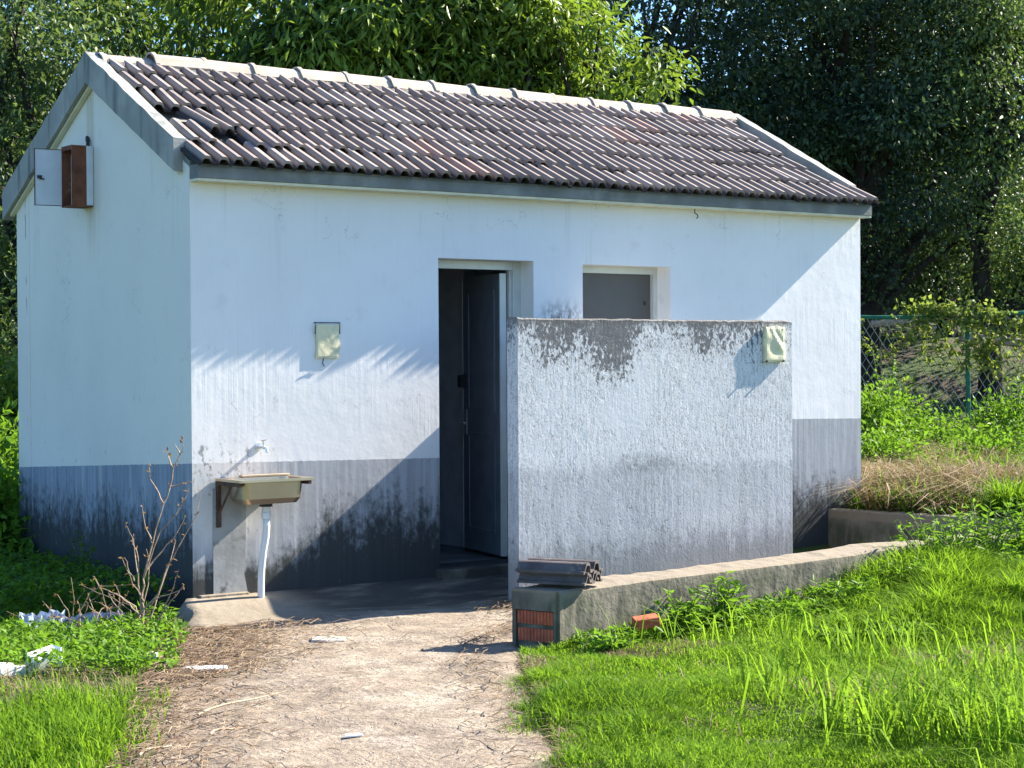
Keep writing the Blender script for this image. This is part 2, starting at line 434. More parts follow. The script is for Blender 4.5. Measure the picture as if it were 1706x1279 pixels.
def height(x, y):
    x = np.asarray(x, float); y = np.asarray(y, float)
    d = (x - CAM[0]) * .5817 + (y - CAM[1]) * .8134
    h = -.092 + .21 * sst(2.4, 8.0, x + .25 * (y + 2.2) * (y < -2.2)) + .018 * wob(x, y) * sst(.2, 1.5, path_side(x, y))
    h = np.where(in_yard(x, y), -.10, h)
    h = np.where((x > 5.46) & (y > -1.95), np.maximum(h, .245 + .02 * wob(x, y)), h)
    h = h + 1.3 * sst(24.6, 28.5, d) + np.maximum(0, d - 28.5) * .16 * (d < 90) + np.where(d >= 90, 61.5 * .16, 0)
    ps = path_side(x, y)
    h = np.where((ps < .1) & (y < -.3), np.minimum(h, -.125), h)
    h = np.where((x > -.02 + .40 * y) & (x < 2.95) & (y > -1.0) & (y < .1), -.16, h)
    h = np.where((x > .02) & (x < 5.75) & (y > .02) & (y < 2.84), -.16, h)
    return h


def seq(*parts):
    out = []
    for a, b, s in parts: out.append(np.arange(a, b, s))
    return np.unique(np.round(np.concatenate(out), 4))


gx = seq((-160, -20, 10), (-20, -6, 1.0), (-6, -3, .25), (-3, 7.5, .09), (7.5, 20, .5), (20, 40, 1.5), (40, 200, 10))
gy = seq((-60, -12, 6), (-12, -7, .5), (-7, 1, .09), (1, 6, .3), (6, 30, .7), (30, 200, 8))
X, Y = np.meshgrid(gx, gy, indexing='ij'); Z = height(X, Y)
nx, ny = len(gx), len(gy); idx = np.arange(nx * ny).reshape(nx, ny)
Fq = np.stack([idx[:-1, :-1], idx[1:, :-1], idx[1:, 1:], idx[:-1, 1:]], -1).reshape(-1, 4)
ground = from_np('ground', np.stack([X, Y, Z], -1).reshape(-1, 3), Fq, 'soil', smooth=True)
tag(ground, 'dark soil under grass, weeds and trees', kind='structure')

# dirt path
ys = np.concatenate([np.linspace(-15.5, -6, 12), np.linspace(-5.8, -.62, 70)])
V = []; ntr = 28
for yv in ys:
    xl = np.interp(yv, PL[:, 1], PL[:, 0]) - .12; xr = np.interp(yv, PR[:, 1], PR[:, 0]) + .12
    for k in range(ntr):
        t = k / (ntr - 1); xv = xl + (xr - xl) * t
        zz = -.088 + .010 * math.sin(xv * 5 + yv * 3) * math.sin(yv * 4.2 - xv) + .004 * math.sin(xv * 17 + yv * 11) - (.03 if k in (0, ntr - 1) else 0)
        V.append((xv, yv + .02 * math.sin(xv * 7), zz))
idx = np.arange(len(ys) * ntr).reshape(len(ys), ntr)
Fq = np.stack([idx[:-1, :-1], idx[:-1, 1:], idx[1:, 1:], idx[1:, :-1]], -1).reshape(-1, 4)
tag(from_np('path', V, Fq, 'path', smooth=True), 'beige dirt path strewn with dead grass leading to the doorway', kind='structure')

# concrete apron at the foot of the front wall, draining away from it
V = []; xs = np.linspace(-.10, 2.748, 50); vs = np.linspace(0, 1, 26)
for xv in xs:
    yf = -.70 - .13 * max(0, xv) + .03 * math.sin(xv * 5) + (.10 if xv < -.1 else 0)
    for v in vs:
        yv = -.001 + (yf + .001 + .008 * math.sin(xv * 23)) * v
        zz = -.086 * float(sst(0, .50, -yv)) - .002 + .006 * math.sin(xv * 6 + yv * 5) * min(1, -yv * 4)
        xs_ = xv + (-.42 * (-yv) + .02 * math.sin(yv * 19)) * max(0, 1 - (xv + .10) / .5)
        zz -= .07 if xv < -.09 else 0
        V.append((xs_, yv, zz))
    V.append((xs_, yf - .03, -.14))
nv = len(vs) + 1; idx = np.arange(len(xs) * nv).reshape(len(xs), nv)
Fq = np.stack([idx[:-1, :-1], idx[:-1, 1:], idx[1:, 1:], idx[1:, :-1]], -1).reshape(-1, 4)
tag(from_np('apron', V, Fq, 'apron', smooth=True), 'concrete apron sloping away from the front wall and doorway', kind='structure')
bm = bmesh.new(); box(bm, (2.86, -2.2, -.30), (5.42, -.003, -.062)); tag(bm_obj('paving', bm, 'apron'), 'sunken concrete floor behind the low wall', kind='structure')

# ------------------------------------------------------------------ the toilet block
L, D, H = 5.77, 2.86, 2.55
house = empty('toilet_block'); tag(house, 'small whitewashed toilet block with grey dado and corrugated tile roof', 'building')


def wall_with_holes(bm, x0, x1, z0, z1, y0, y1, holes):
    """front wall in xz with thickness y0..y1; holes = (x0,x1,z0,z1)"""
    xs = sorted({x0, x1, *[h[0] for h in holes], *[h[1] for h in holes]}); zs = sorted({z0, z1, *[h[2] for h in holes], *[h[3] for h in holes]})
    solid = {}
    for i in range(len(xs) - 1):
        for j in range(len(zs) - 1):
            cx, cz = (xs[i] + xs[i + 1]) / 2, (zs[j] + zs[j + 1]) / 2
            solid[i, j] = not any(h[0] < cx < h[1] and h[2] < cz < h[3] for h in holes)
    vc = {}
    def v(x, y, z):
        k = (x, y, z)
        if k not in vc: vc[k] = bm.verts.new(k)
        return vc[k]
    for (i, j), s in solid.items():
        if not s: continue
        a, b, c, d = xs[i], xs[i + 1], zs[j], zs[j + 1]
        bm.faces.new((v(a, y0, c), v(b, y0, c), v(b, y0, d), v(a, y0, d))); bm.faces.new((v(a, y1, c), v(a, y1, d), v(b, y1, d), v(b, y1, c)))
        if not solid.get((i - 1, j), False): bm.faces.new((v(a, y0, c), v(a, y0, d), v(a, y1, d), v(a, y1, c)))
        if not solid.get((i + 1, j), False): bm.faces.new((v(b, y0, c), v(b, y1, c), v(b, y1, d), v(b, y0, d)))
        if not solid.get((i, j - 1), False): bm.faces.new((v(a, y0, c), v(a, y1, c), v(b, y1, c), v(b, y0, c)))
        if not solid.get((i, j + 1), False): bm.faces.new((v(a, y0, d), v(b, y0, d), v(b, y1, d), v(a, y1, d)))


EY, EZ, RY, RZ = -.165, 2.615, 1.43, 3.45        # eave edge and ridge of the tile plane
SLOPE = (RZ - EZ) / (RY - EY); SA = math.atan(SLOPE)
def plane(y): return EZ + SLOPE * (y - EY) if y <= RY else EZ + SLOPE * (2 * RY - y - EY)


DX0, DX1, DZ0, DZ1 = 1.80, 2.583, .055, 2.115
WX0, WX1, WZ0, WZ1 = 3.01, 3.814, 1.15, 2.103
bm = bmesh.new(); wall_with_holes(bm, 0, L, -.25, H + .07, 0, .24, [(DX0, DX1, DZ0, DZ1), (WX0, WX1, WZ0, WZ1)])
bm_obj('front_wall', bm, 'front', house)
bm = bmesh.new(); box(bm, (0, D - .24, -.25), (L, D, H + .05)); bm_obj('back_wall', bm, 'plain', house)
for x0, x1 in ((0.0, .24), (L - .24, L)):
    bm = bmesh.new()
    e = .0025 if x0 == 0 else -.0025
    prism_x(bm, [(.24, -.25), (D - .24, -.25), (D - .24, plane(D - .24) - .07), (RY, plane(RY) - .07), (.24, plane(.24) - .07)], x0, x1)
    bm_obj('gable_wall', bm, 'gable', house)
# front and back wall ends carry the gable plaster: thin returns so that the corner reads as one surface
for y0, y1 in ((.0025, .24), (D - .24, D - .0025)):
    bm = bmesh.new(); za, zb = plane(y0) - .08, plane(y1) - .08
    prism_x(bm, [(y0, -.25), (y1, -.25), (y1, zb), (y0, za)], -.003, .0)
    bm_obj('corner_plaster', bm, 'gable', house)
bm = bmesh.new(); box(bm, (.24, .24, -.25), (L - .24, D - .24, .045)); bm_obj('floor', bm, 'beam', house)
bm = bmesh.new(); box(bm, (2.76, .24, .045), (2.88, D - .24, 2.55)); bm_obj('partition_wall', bm, 'inside', house)
bm = bmesh.new()
for a, b in (((.24, .24, .046), (2.757, .252, 2.55)), ((2.883, .24, .046), (L - .24, .252, 2.55))):
    pass
box(bm, (.241, D - .262, .046), (2.757, D - .243, 2.55)); box(bm, (2.883, D - .262, .046), (L - .243, D - .243, 2.55)); box(bm, (.243, .253, .046), (.262, D - .265, 2.55))
bm_obj('inner_lining', bm, 'inside', house)
bm = bmesh.new(); box(bm, (1.76, -.10, -.1), (2.62, .238, .052)); bevel(bm, .008); bm_obj('doorstep', bm, 'apron', house)
# eave beam and its painted drip
bm = bmesh.new(); box(bm, (-.001, -.125, 2.545), (L + .001, -.002, 2.612)); bm_obj('eave_beam', bm, 'beam', house)
bm = bmesh.new(); box(bm, (-.001, -.118, 2.528), (L + .001, -.002, 2.543)); bm_obj('eave_drip', bm, 'soffit', house)
# roof slab, tiles, ridge, verges
bm = bmesh.new(); off = .045
prism_x(bm, [(.0, plane(0) - off), (RY, RZ - off), (2 * RY, plane(2 * RY) - off), (2 * RY, plane(2 * RY) - off - .08), (RY, RZ - off - .12), (.0, plane(0) - off - .08)], .002, L - .002)
box(bm, (.0, -.12, 2.613), (L, -.0005, 2.628))
roof = bm_obj('roof', bm, 'beam', house)


def tile_mesh(name, w=.226, ln=.37, amp=.017, th=.018, seg=20, rolls=2):
    bm = bmesh.new(); rows = []; q = w / 4; prof = [(-w / 2, -amp * .2)]
    for c0 in (-q, q):
        for dx, hz in ((-.034, 0), (-.026, .80), (-.016, 1.0), (.008, 1.0), (.020, .86), (.031, .35), (.040, 0)):
            prof.append((c0 + dx * w / .226, amp * 2.3 * hz - (amp * .15 if hz == 0 else 0)))
    prof.append((w / 2, -amp * .2)); seg = len(prof) - 1
    for vi, v in enumerate((0, 1)):
        top = []; bot = []
        for px_, zz in prof:
            top.append(bm.verts.new((px_, v * ln, zz + th))); bot.append(bm.verts.new((px_, v * ln, zz)))
        rows.append((top, bot))
    for (t0, b0), (t1, b1) in zip(rows, rows[1:]):
        for i in range(seg):
            bm.faces.new((t0[i], t0[i + 1], t1[i + 1], t1[i])); bm.faces.new((b0[i], b1[i], b1[i + 1], b0[i + 1]))
        bm.faces.new((t0[0], t1[0], b1[0], b0[0])); bm.faces.new((t0[seg], b0[seg], b1[seg], t1[seg]))
    for t, b, fl in ((rows[0][0], rows[0][1], 0), (rows[-1][0], rows[-1][1], 1)):
        for i in range(seg): bm.faces.new((t[i], b[i], b[i + 1], t[i + 1]) if not fl else (t[i], t[i + 1], b[i + 1], b[i]))
    bmesh.ops.recalc_face_normals(bm, faces=bm.faces)
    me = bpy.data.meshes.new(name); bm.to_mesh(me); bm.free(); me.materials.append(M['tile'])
    return me


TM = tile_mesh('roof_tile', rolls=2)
TW, EXPO = .2165, .302
TILT = math.radians(4.0)
slope_q = Matrix.Rotation(SA, 4, 'X')
ux = Vector((0, math.cos(SA), math.sin(SA))); un = Vector((0, -math.sin(SA), math.cos(SA)))
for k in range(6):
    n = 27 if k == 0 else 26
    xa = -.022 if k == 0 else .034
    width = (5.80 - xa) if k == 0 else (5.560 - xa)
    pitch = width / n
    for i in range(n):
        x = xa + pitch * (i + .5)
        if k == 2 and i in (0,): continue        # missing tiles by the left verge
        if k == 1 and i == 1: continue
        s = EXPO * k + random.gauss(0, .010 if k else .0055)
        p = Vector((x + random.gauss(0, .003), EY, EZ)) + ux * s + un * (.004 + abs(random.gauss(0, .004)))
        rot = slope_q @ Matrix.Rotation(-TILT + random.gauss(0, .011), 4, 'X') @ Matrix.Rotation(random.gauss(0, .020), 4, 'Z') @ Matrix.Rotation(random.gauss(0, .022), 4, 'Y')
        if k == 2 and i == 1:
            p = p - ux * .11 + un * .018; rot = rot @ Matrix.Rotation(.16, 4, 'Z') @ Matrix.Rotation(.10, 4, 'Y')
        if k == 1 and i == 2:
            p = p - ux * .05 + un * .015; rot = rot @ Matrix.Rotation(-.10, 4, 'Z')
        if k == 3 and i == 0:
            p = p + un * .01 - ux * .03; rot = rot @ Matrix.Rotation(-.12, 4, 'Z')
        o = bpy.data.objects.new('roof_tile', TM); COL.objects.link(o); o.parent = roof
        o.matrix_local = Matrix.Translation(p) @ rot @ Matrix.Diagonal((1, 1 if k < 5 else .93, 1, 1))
# back slope: one plain tiled sheet, never seen
bm = bmesh.new()
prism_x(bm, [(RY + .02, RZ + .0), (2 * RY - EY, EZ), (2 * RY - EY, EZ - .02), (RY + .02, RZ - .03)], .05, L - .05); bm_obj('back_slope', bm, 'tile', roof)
# mortar bed under the ridge
bm = bmesh.new(); N = 160
for sgn in (1,):
    rows = []
    for i in range(N + 1):
        x = .05 + (5.66 - .05) * i / N; j = random.uniform(-.015, .015); w = .135 + random.uniform(-.02, .03)
        a = bm.verts.new((x, RY - w, plane(RY - w) + .036 + random.uniform(-.004, .004))); b = bm.verts.new((x, RY - .098 + j * .4, plane(RY - .098) + .050 + random.uniform(-.006, .004))); c = bm.verts.new((x, RY + .02, RZ + .01))
        d = bm.verts.new((x, RY - w + .002, plane(RY - w) - .01))
        rows.append((d, a, b, c))
    for r0, r1 in zip(rows, rows[1:]):
        for q in range(3): bm.faces.new((r0[q], r0[q + 1], r1[q + 1], r1[q]))
bm_obj('mortar', bm, 'mortar', roof)
# ridge tiles: angular covers, each with a raised collar at its left end
def ridge_mesh(ln):
    bm = bmesh.new(); prof = [(-.115, -.052), (-.075, .005), (-.03, .032), (.0, .036), (.03, .032), (.075, .005), (.115, -.052)]
    def ring(x, s, dz): return [bm.verts.new((x, y * s, z * s + dz)) for y, z in prof]
    st = [(0, 1.06, .011), (.030, 1.06, .011), (.032, 1.0, .0), (ln, .95, -.006)]
    rg = [ring(*q) for q in st]; inn = [[bm.verts.new((q[0], y * q[1] * .93, z * q[1] + q[2] - .014)) for y, z in prof] for q in st]
    for a, b in zip(rg, rg[1:]):
        for i in range(6): bm.faces.new((a[i], b[i], b[i + 1], a[i + 1]))
    for r_, q_ in ((rg[0], inn[0]), (rg[-1], inn[-1])):
        for i in range(6): bm.faces.new((r_[i], r_[i + 1], q_[i + 1], q_[i]))
    for e in (0, 6):
        for a in range(3): bm.faces.new((rg[a][e], rg[a + 1][e], inn[a + 1][e], inn[a][e]))
    bmesh.ops.recalc_face_normals(bm, faces=bm.faces); me = bpy.data.meshes.new('ridge_tile'); bm.to_mesh(me); bm.free(); me.materials.append(M['ridge']); return me
RM = ridge_mesh(.392)
for i in range(15):
    o = bpy.data.objects.new('ridge_tile', RM); COL.objects.link(o); o.parent = roof
    dz = -.03 if i == 0 else (-.012 if i in (10, 11, 12) else 0)
    o.location = (.02 + i * .377, RY + random.gauss(0, .004), RZ + .045 + dz + random.gauss(0, .003))
    o.rotation_euler = (0, -.012 + random.gauss(0, .006), random.gauss(0, .012)); o.scale = (1, 1, 1)
# verges: raised concrete edges of both gables
def verge(x0, x1, y0, y1, up, th):
    bm = bmesh.new(); top = []; bot = []
    yy = np.concatenate([np.linspace(y0, RY, 14), np.linspace(RY, y1, 14)[1:]])
    poly = [(y, plane(y) + up) for y in yy] + [(y, plane(y) + up - th) for y in yy[::-1]]
    # quads strip instead of one n-gon
    a = {}
    for x in (x0, x1):
        a[x] = [(bm.verts.new((x, y, plane(y) + up + random.gauss(0, .003))), bm.verts.new((x, y, plane(y) + up - th + random.gauss(0, .002)))) for y in yy]
    A, B = a[x0], a[x1]
    for i in range(len(yy) - 1):
        bm.faces.new((A[i][0], A[i + 1][0], A[i + 1][1], A[i][1])); bm.faces.new((B[i][0], B[i][1], B[i + 1][1], B[i + 1][0]))
        bm.faces.new((A[i][0], B[i][0], B[i + 1][0], A[i + 1][0])); bm.faces.new((A[i][1], A[i + 1][1], B[i + 1][1], B[i][1]))
    for i in (0, len(yy) - 1): bm.faces.new((A[i][0], A[i][1], B[i][1], B[i][0]))
    return bm
bm_obj('verge', verge(-.065, .020, .085, 2.98, .055, .205), 'verge', house)
bm_obj('verge', verge(L - .060, L + .025, .065, 2.98, .062, .21), 'verge', house)
bm = bmesh.new(); prism_x(bm, [(.095, plane(.095) - .152), (RY, RZ - .152), (2.9, plane(2.9) - .152), (2.9, plane(2.9) - .172), (RY, RZ - .172), (.095, plane(.095) - .172)], -.035, -.004)
bm_obj('verge_moulding', bm, 'soffit', house)
bm = bmesh.new(); tube(bm, [(4.0, -.06, 2.53), (4.0, -.06, 2.50), (4.025, -.062, 2.485), (4.03, -.06, 2.47), (4.015, -.06, 2.46)], .004, 5); bm_obj('hook', bm, 'dark', house)

# door: aluminium frame, leaf swung inwards
fr = bmesh.new(); fy0, fy1 = .150, .215
box(fr, (DX1 - .066, fy0, DZ0), (DX1 - .002, fy1, DZ1 - .002)); box(fr, (DX0 + .002, fy0, DZ0), (DX0 + .05, fy1, DZ1 - .002)); box(fr, (DX0 + .051, fy0 + .003, DZ1 - .058), (DX1 - .067, fy1 - .003, DZ1 - .002))
box(fr, (DX1 - .085, fy0 + .02, DZ0), (DX1 - .0665, fy1 - .01, DZ1 - .06))
dfr = bm_obj('door_frame', fr, 'alu', house)
leaf = bmesh.new(); lw = .69
box(leaf, (0, 0, .075), (lw, .036, 2.035))
for z0, z1 in ((.22, .92), (1.08, 1.93)):
    box(leaf, (.10, .036, z0), (lw - .10, .043, z0 + .02)); box(leaf, (.10, .036, z1 - .02), (lw - .10, .043, z1)); box(leaf, (.10, .036, z0 + .021), (.12, .043, z1 - .021)); box(leaf, (lw - .12, .036, z0 + .021), (lw - .10, .043, z1 - .021))
dl = bm_obj('door', leaf, 'door', house); dl.location = (DX1 - .10, .20, 0); dl.rotation_euler = (0, 0, math.radians(78))
ed = bmesh.new(); box(ed, (lw + .0005, -.003, .075), (lw + .010, .039, 2.035)); bm_obj('edge_strip', ed, 'alu', dl)
hs = bmesh.new(); box(hs, (-.014, -.002, .075), (-.0005, .045, 2.035)); bm_obj('hinge_stile', hs, 'alu', dl)
hd = bmesh.new(); tube(hd, [(lw - .05, .036, .98), (lw - .05, .085, .98), (lw - .05, .09, .98), (lw - .16, .09, .985)], .011, 8); box(hd, (lw - .075, .0365, .90), (lw - .025, .044, 1.08)); bm_obj('handle', hd, 'chrome', dl)
lt = bmesh.new(); box(lt, (lw - .07, .037, 1.24), (lw - .005, .085, 1.33)); bevel(lt, .006); bm_obj('latch', lt, 'dark', dl)
sb = bmesh.new(); box(sb, (2.30, D - .31, 1.26), (2.42, D - .2625, 1.34)); bevel(sb, .006); bm_obj('switch_box', sb, 'dark', house)
# window: aluminium frame with a dusty pane
fr = bmesh.new(); y0, y1 = .145, .205
box(fr, (WX0 + .001, y0, WZ0), (WX0 + .04, y1, WZ1 - .001)); box(fr, (WX1 - .041, y0, WZ0), (WX1 - .001, y1, WZ1 - .001)); box(fr, (WX0 + .041, y0 + .002, WZ1 - .05), (WX1 - .042, y1 - .002, WZ1 - .001)); box(fr, (WX0 + .041, y0 + .002, WZ0), (WX1 - .042, y1 - .002, WZ0 + .045))
wf = bm_obj('window_frame', fr, 'alu', house)
g = G('dusty_glass'); n = g.noise(scale=8, detail=4); g.done(g.mix(n, (.085, .083, .078), (.115, .112, .105)), .35)
pn = bmesh.new(); box(pn, (WX0 + .041, .178, WZ0 + .046), (WX1 - .042, .183, WZ1 - .051)); bm_obj('pane', pn, g.m, wf)
kn = bmesh.new(); box(kn, (WX1 - .105, .170, 1.83), (WX1 - .092, .1775, 1.86)); bm_obj('latch', kn, 'dark', wf)

# ------------------------------------------------------------------ screen wall in front of the doors
scr = empty('screen_wall', (2.8, -1.0, -.08)); tag(scr, 'mould-stained freestanding cement screen wall in front of the doorway', 'wall')
bm = bmesh.new(); xa, xb, ya, yb, zt = 1.690, 4.010, -1.05, -.935, 1.692
nxs = 60
topv = []
ring = []
for i in range(nxs + 1):
    x = xa + (xb - xa) * i / nxs; zj = zt + random.gauss(0, .003); yj = 0
    ring.append([bm.verts.new((x, ya, -.3)), bm.verts.new((x, ya, zj - .008)), bm.verts.new((x, ya + .010, zj)), bm.verts.new((x, yb - .01, zj + .001)), bm.verts.new((x, yb, zj - .008)), bm.verts.new((x, yb, -.3))])
for a, b in zip(ring, ring[1:]):
    for q in range(5): bm.faces.new((a[q], b[q], b[q + 1], a[q + 1]))
bm.faces.new(ring[0]); bm.faces.new(ring[-1][::-1])
adopt(bm_obj('panel', bm, 'screen'), scr)
bm = bmesh.new(); box(bm, (2.752, yb + .001, -.3), (2.862, -.0015, zt - .003)); adopt(bm_obj('partition', bm, 'screen'), scr)


# cream sheets hung on the walls
def sheet(name, x0, z0, w, h, y, label, frame, seed, tilt=0.0, depth=.04):
    r = np.random.default_rng(seed); root = empty(name, (x0 + w / 2, y, z0)); tag(root, label, 'sign board', 'cream boards fixed to the walls')
    nu, nv = 13, 17; bm = bmesh.new(); A = []
    k1, k2, k3 = r.uniform(4, 9, 3)
    for i in range(nu):
        A.append([])
        for j in range(nv):
            u, v = i / (nu - 1), j / (nv - 1)
            e = min(u, 1 - u, v, 1 - v) * 4; e = min(1, e)
            dd = depth + e * (.0005 if frame else .003) * math.sin(k1 * u + k2 * v) + e * (.0010 if frame else .004) * max(0, 1 - abs((u - .25) - (1.1 - v) * .8) * 7) + (.0003 if frame else .0015) * math.sin(k3 * u * v * 4)
            dd = depth * .55 + (dd - depth * .55) * (1 if 0 < i < nu - 1 and 0 < j < nv - 1 else .75)
            wv = .0035 * math.sin(v * 9 + k1) if i in (0, nu - 1) else 0
            A[-1].append(bm.verts.new((x0 + u * w + wv + tilt * v, y - dd, z0 + v * h + (.003 * math.sin(u * 8 + k2) if j in (0, nv - 1) else 0))))
    for i in range(nu - 1):
        for j in range(nv - 1): bm.faces.new((A[i][j], A[i + 1][j], A[i + 1][j + 1], A[i][j + 1]))
    bd = [A[i][0] for i in range(nu)] + [A[nu - 1][j] for j in range(1, nv)] + [A[i][nv - 1] for i in range(nu - 2, -1, -1)] + [A[0][j] for j in range(nv - 2, 0, -1)]
    bk = [bm.verts.new((v.co.x, y - .004, v.co.z)) for v in bd]; n = len(bd)
    for i in range(n): bm.faces.new((bd[i], bk[i], bk[(i + 1) % n], bd[(i + 1) % n]))
    bm.faces.new(bk)
    adopt(bm_obj('board', bm, 'cream', smooth=False), root)
    bm = bmesh.new()
    if frame:
        zt_ = z0 + h
        tube(bm, [(x0 - .006, y - .012, zt_ - .06), (x0 - .006, y - .014, zt_ + .012), (x0 + w + .006, y - .014, zt_ + .012), (x0 + w + .006, y - .012, zt_ - .06)], .0035, 5)
        for xx in (x0 - .006, x0 + w + .006): tube(bm, [(xx, y - .0145, zt_ + .012), (xx, y - .001, zt_ + .012)], .0035, 5)
        tube(bm, [(x0 + .05, y - .02, z0), (x0 + .045, y - .012, z0 - .03), (x0 + .06, y - .01, z0 - .05)], .003, 4)
    else:
        for xx in (x0 + .01, x0 + w - .02): tube(bm, [(xx, y - depth - .008, z0 + .004), (xx, y - .001, z0 + .004)], .007, 6)
    adopt(bm_obj('wire_holder' if frame else 'nails', bm, 'dark'), root)


sheet('sign_board', .862, 1.453, .168, .215, 0.0, 'blank cream board hung by wire on the white front wall, left of the doorway', True, 3, .004, .014)
sheet('sign_board', 3.735, 1.412, .185, .238, ya, 'blank cream board on the screen wall, at its top right corner', False, 8, -.004, .028)

# ------------------------------------------------------------------ sink, tap
sink = empty('sink', (.40, -.15, .72)); tag(sink, 'stainless steel sink on the front wall with a white drain pipe below', 'sink')
bm = bmesh.new(); rx0, rx1, ry0, ry1, zt = .150, .665, -.335, -.004, .722
def rrect(x0, x1, y0, y1, r, z, n=4):
    out = []
    for cx, cy, a0 in ((x1 - r, y1 - r, 0), (x0 + r, y1 - r, 90), (x0 + r, y0 + r, 180), (x1 - r, y0 + r, 270)):
        for k in range(n + 1):
            a = math.radians(a0 + 90 * k / n); out.append((cx + r * math.cos(a), cy + r * math.sin(a), z))
    return out
loops = [rrect(rx0, rx1, ry0, ry1, .012, zt - .016), rrect(rx0, rx1, ry0, ry1, .012, zt), rrect(rx0 + .05, rx1 - .05, ry0 + .04, ry1 - .06, .05, zt - .002), rrect(rx0 + .06, rx1 - .06, ry0 + .05, ry1 - .07, .05, zt - .13), rrect(rx0 + .16, rx1 - .16, ry0 + .11, ry1 - .12, .03, zt - .145)]
vl = [[bm.verts.new(p) for p in lp] for lp in loops]; n = len(vl[0])
for a, b in zip(vl, vl[1:]):
    for i in range(n): bm.faces.new((a[i], a[(i + 1) % n], b[(i + 1) % n], b[i]))
bm.faces.new(vl[-1])
lo2 = [rrect(rx0, rx1, ry0, ry1, .012, zt - .017), rrect(rx0 + .048, rx1 - .048, ry0 + .038, ry1 - .058, .05, zt - .018), rrect(rx0 + .055, rx1 - .055, ry0 + .045, ry1 - .065, .05, zt - .12), rrect(rx0 + .075, rx1 - .075, ry0 + .06, ry1 - .08, .05, zt - .152), rrect(rx0 + .16, rx1 - .16, ry0 + .11, ry1 - .12, .03, zt - .158)]
vl = [[bm.verts.new(p) for p in lp] for lp in lo2]
for a, b in zip(vl, vl[1:]):
    for i in range(n): bm.faces.new((a[i], a[(i + 1) % n], b[(i + 1) % n], b[i]))
bm.faces.new(vl[-1]); adopt(bm_obj('basin', bm, 'steel'), sink)
bm = bmesh.new(); box(bm, (rx0 + .16, ry1 - .05, zt + .001), (rx1 - .02, ry1 - .004, zt + .014)); bevel(bm, .003); adopt(bm_obj('splash_lip', bm, 'steel'), sink)
bm = bmesh.new()
box(bm, (rx0 + .005, -.030, .42), (rx0 + .030, -.003, .703)); box(bm, (rx0 + .005, -.30, .680), (rx0 + .030, -.032, .703)); tube(bm, [(rx0 + .018, -.02, .50), (rx0 + .018, -.20, .69)], .008, 5)
bm2 = bmesh.new(); box(bm2, (rx1 - .030, -.30, .680), (rx1 - .005, -.003, .703)); adopt(bm_obj('bracket', bm2, 'oldrust'), sink)
adopt(bm_obj('bracket', bm, 'oldrust'), sink)
px_, py_ = .415, -.165
bm = bmesh.new(); tube(bm, [(px_, py_, .564), (px_, py_, .545)], .040, 14); adopt(bm_obj('drain_trap', bm, 'dark'), sink)
bm = bmesh.new(); tube(bm, [(px_, py_, .5445), (px_, py_, .51)], .026, 14); tube(bm, [(px_, py_, .509), (px_, py_, .47)], .030, 14); adopt(bm_obj('pipe_collar', bm, 'pvc'), sink)
bm = bmesh.new(); tube(bm, [(px_, py_, .4695), (px_ + .004, py_ + .002, .42), (px_ + .002, py_ + .008, .36), (px_ - .012, py_ + .016, .27), (px_ - .018, py_ + .03, .16), (px_ - .019, py_ + .035, .08), (px_ - .020, py_ + .035, .0), (px_ - .020, py_ + .035, -.08)], .0215, 14); adopt(bm_obj('drain_pipe', bm, 'pvc', smooth=True), sink)
# cement patch on the wall under the sink, hose scar
bm = bmesh.new(); wp = [(.135, .0), (.135, .66), (.36, .66), (.36, .33), (.345, .12), (.37, .0)]
a = [bm.verts.new((x, -.006, z)) for x, z in wp]; b = [bm.verts.new((x, -.0008, z)) for x, z in wp]; bm.faces.new(a); bm.faces.new(b[::-1])
for i in range(len(wp)): bm.faces.new((a[i], a[(i + 1) % 6], b[(i + 1) % 6], b[i]))
bm_obj('cement_patch', bm, 'patch', house)
bm = bmesh.new(); box(bm, (.03, -.045, -.03), (.36, -.001, .012)); bevel(bm, .004); bm_obj('wall_foot', bm, 'apron', house)
tap = empty('tap', (.45, 0, .9)); tag(tap, 'small chrome water tap on the front wall above the sink', 'tap')
bm = bmesh.new(); tube(bm, [(.452, -.001, .905), (.452, -.055, .905), (.452, -.075, .905), (.452, -.105, .900), (.452, -.115, .875)], [.012, .010, .014, .011, .010], 8); adopt(bm_obj('spout', bm, 'chrome'), tap)
bm = bmesh.new(); tube(bm, [(.452, -.068, .9195), (.452, -.068, .945)], .007, 6); tube(bm, [(.435, -.068, .948), (.470, -.068, .951)], .006, 6); adopt(bm_obj('handle', bm, 'chrome'), tap)
bm = bmesh.new(); tube(bm, [(.452, -.0011, .905), (.452, -.006, .905)], .025, 12); adopt(bm_obj('wall_flange', bm, 'chrome'), tap)

# ------------------------------------------------------------------ meter box on the gable
mb = empty('meter_box', (-.08, 1.54, 2.48)); tag(mb, 'rusty open meter box hanging on the left gable wall', 'meter box')
x0, x1, y0, y1, z0, z1 = -.155, -.004, 1.45, 1.63, 2.478, 2.885
bm = bmesh.new(); t = .008
box(bm, (x0, y0, z0), (-.052, y0 + t, z1)); box(bm, (x0, y1 - t, z0), (x1, y1, z1)); box(bm, (x0, y0 + t, z1 - t), (x1, y1 - t, z1)); box(bm, (x0, y0 + t, z0), (x1, y1 - t, z0 + t)); box(bm, (x0 + .0005, y0 + t, z1 - .03), (x0 + t, y1 - t, z1 - t))
adopt(bm_obj('casing', bm, 'rust'), mb)
bm = bmesh.new(); box(bm, (-.0515, y0, z0 + .01), (x1, y0 + t, z1 - .002)); box(bm, (x1 - .004, y0 + t, z0 + t), (x1, y1 - t, z1 - t)); adopt(bm_obj('back_plate', bm, 'whitemetal'), mb)
bm = bmesh.new()
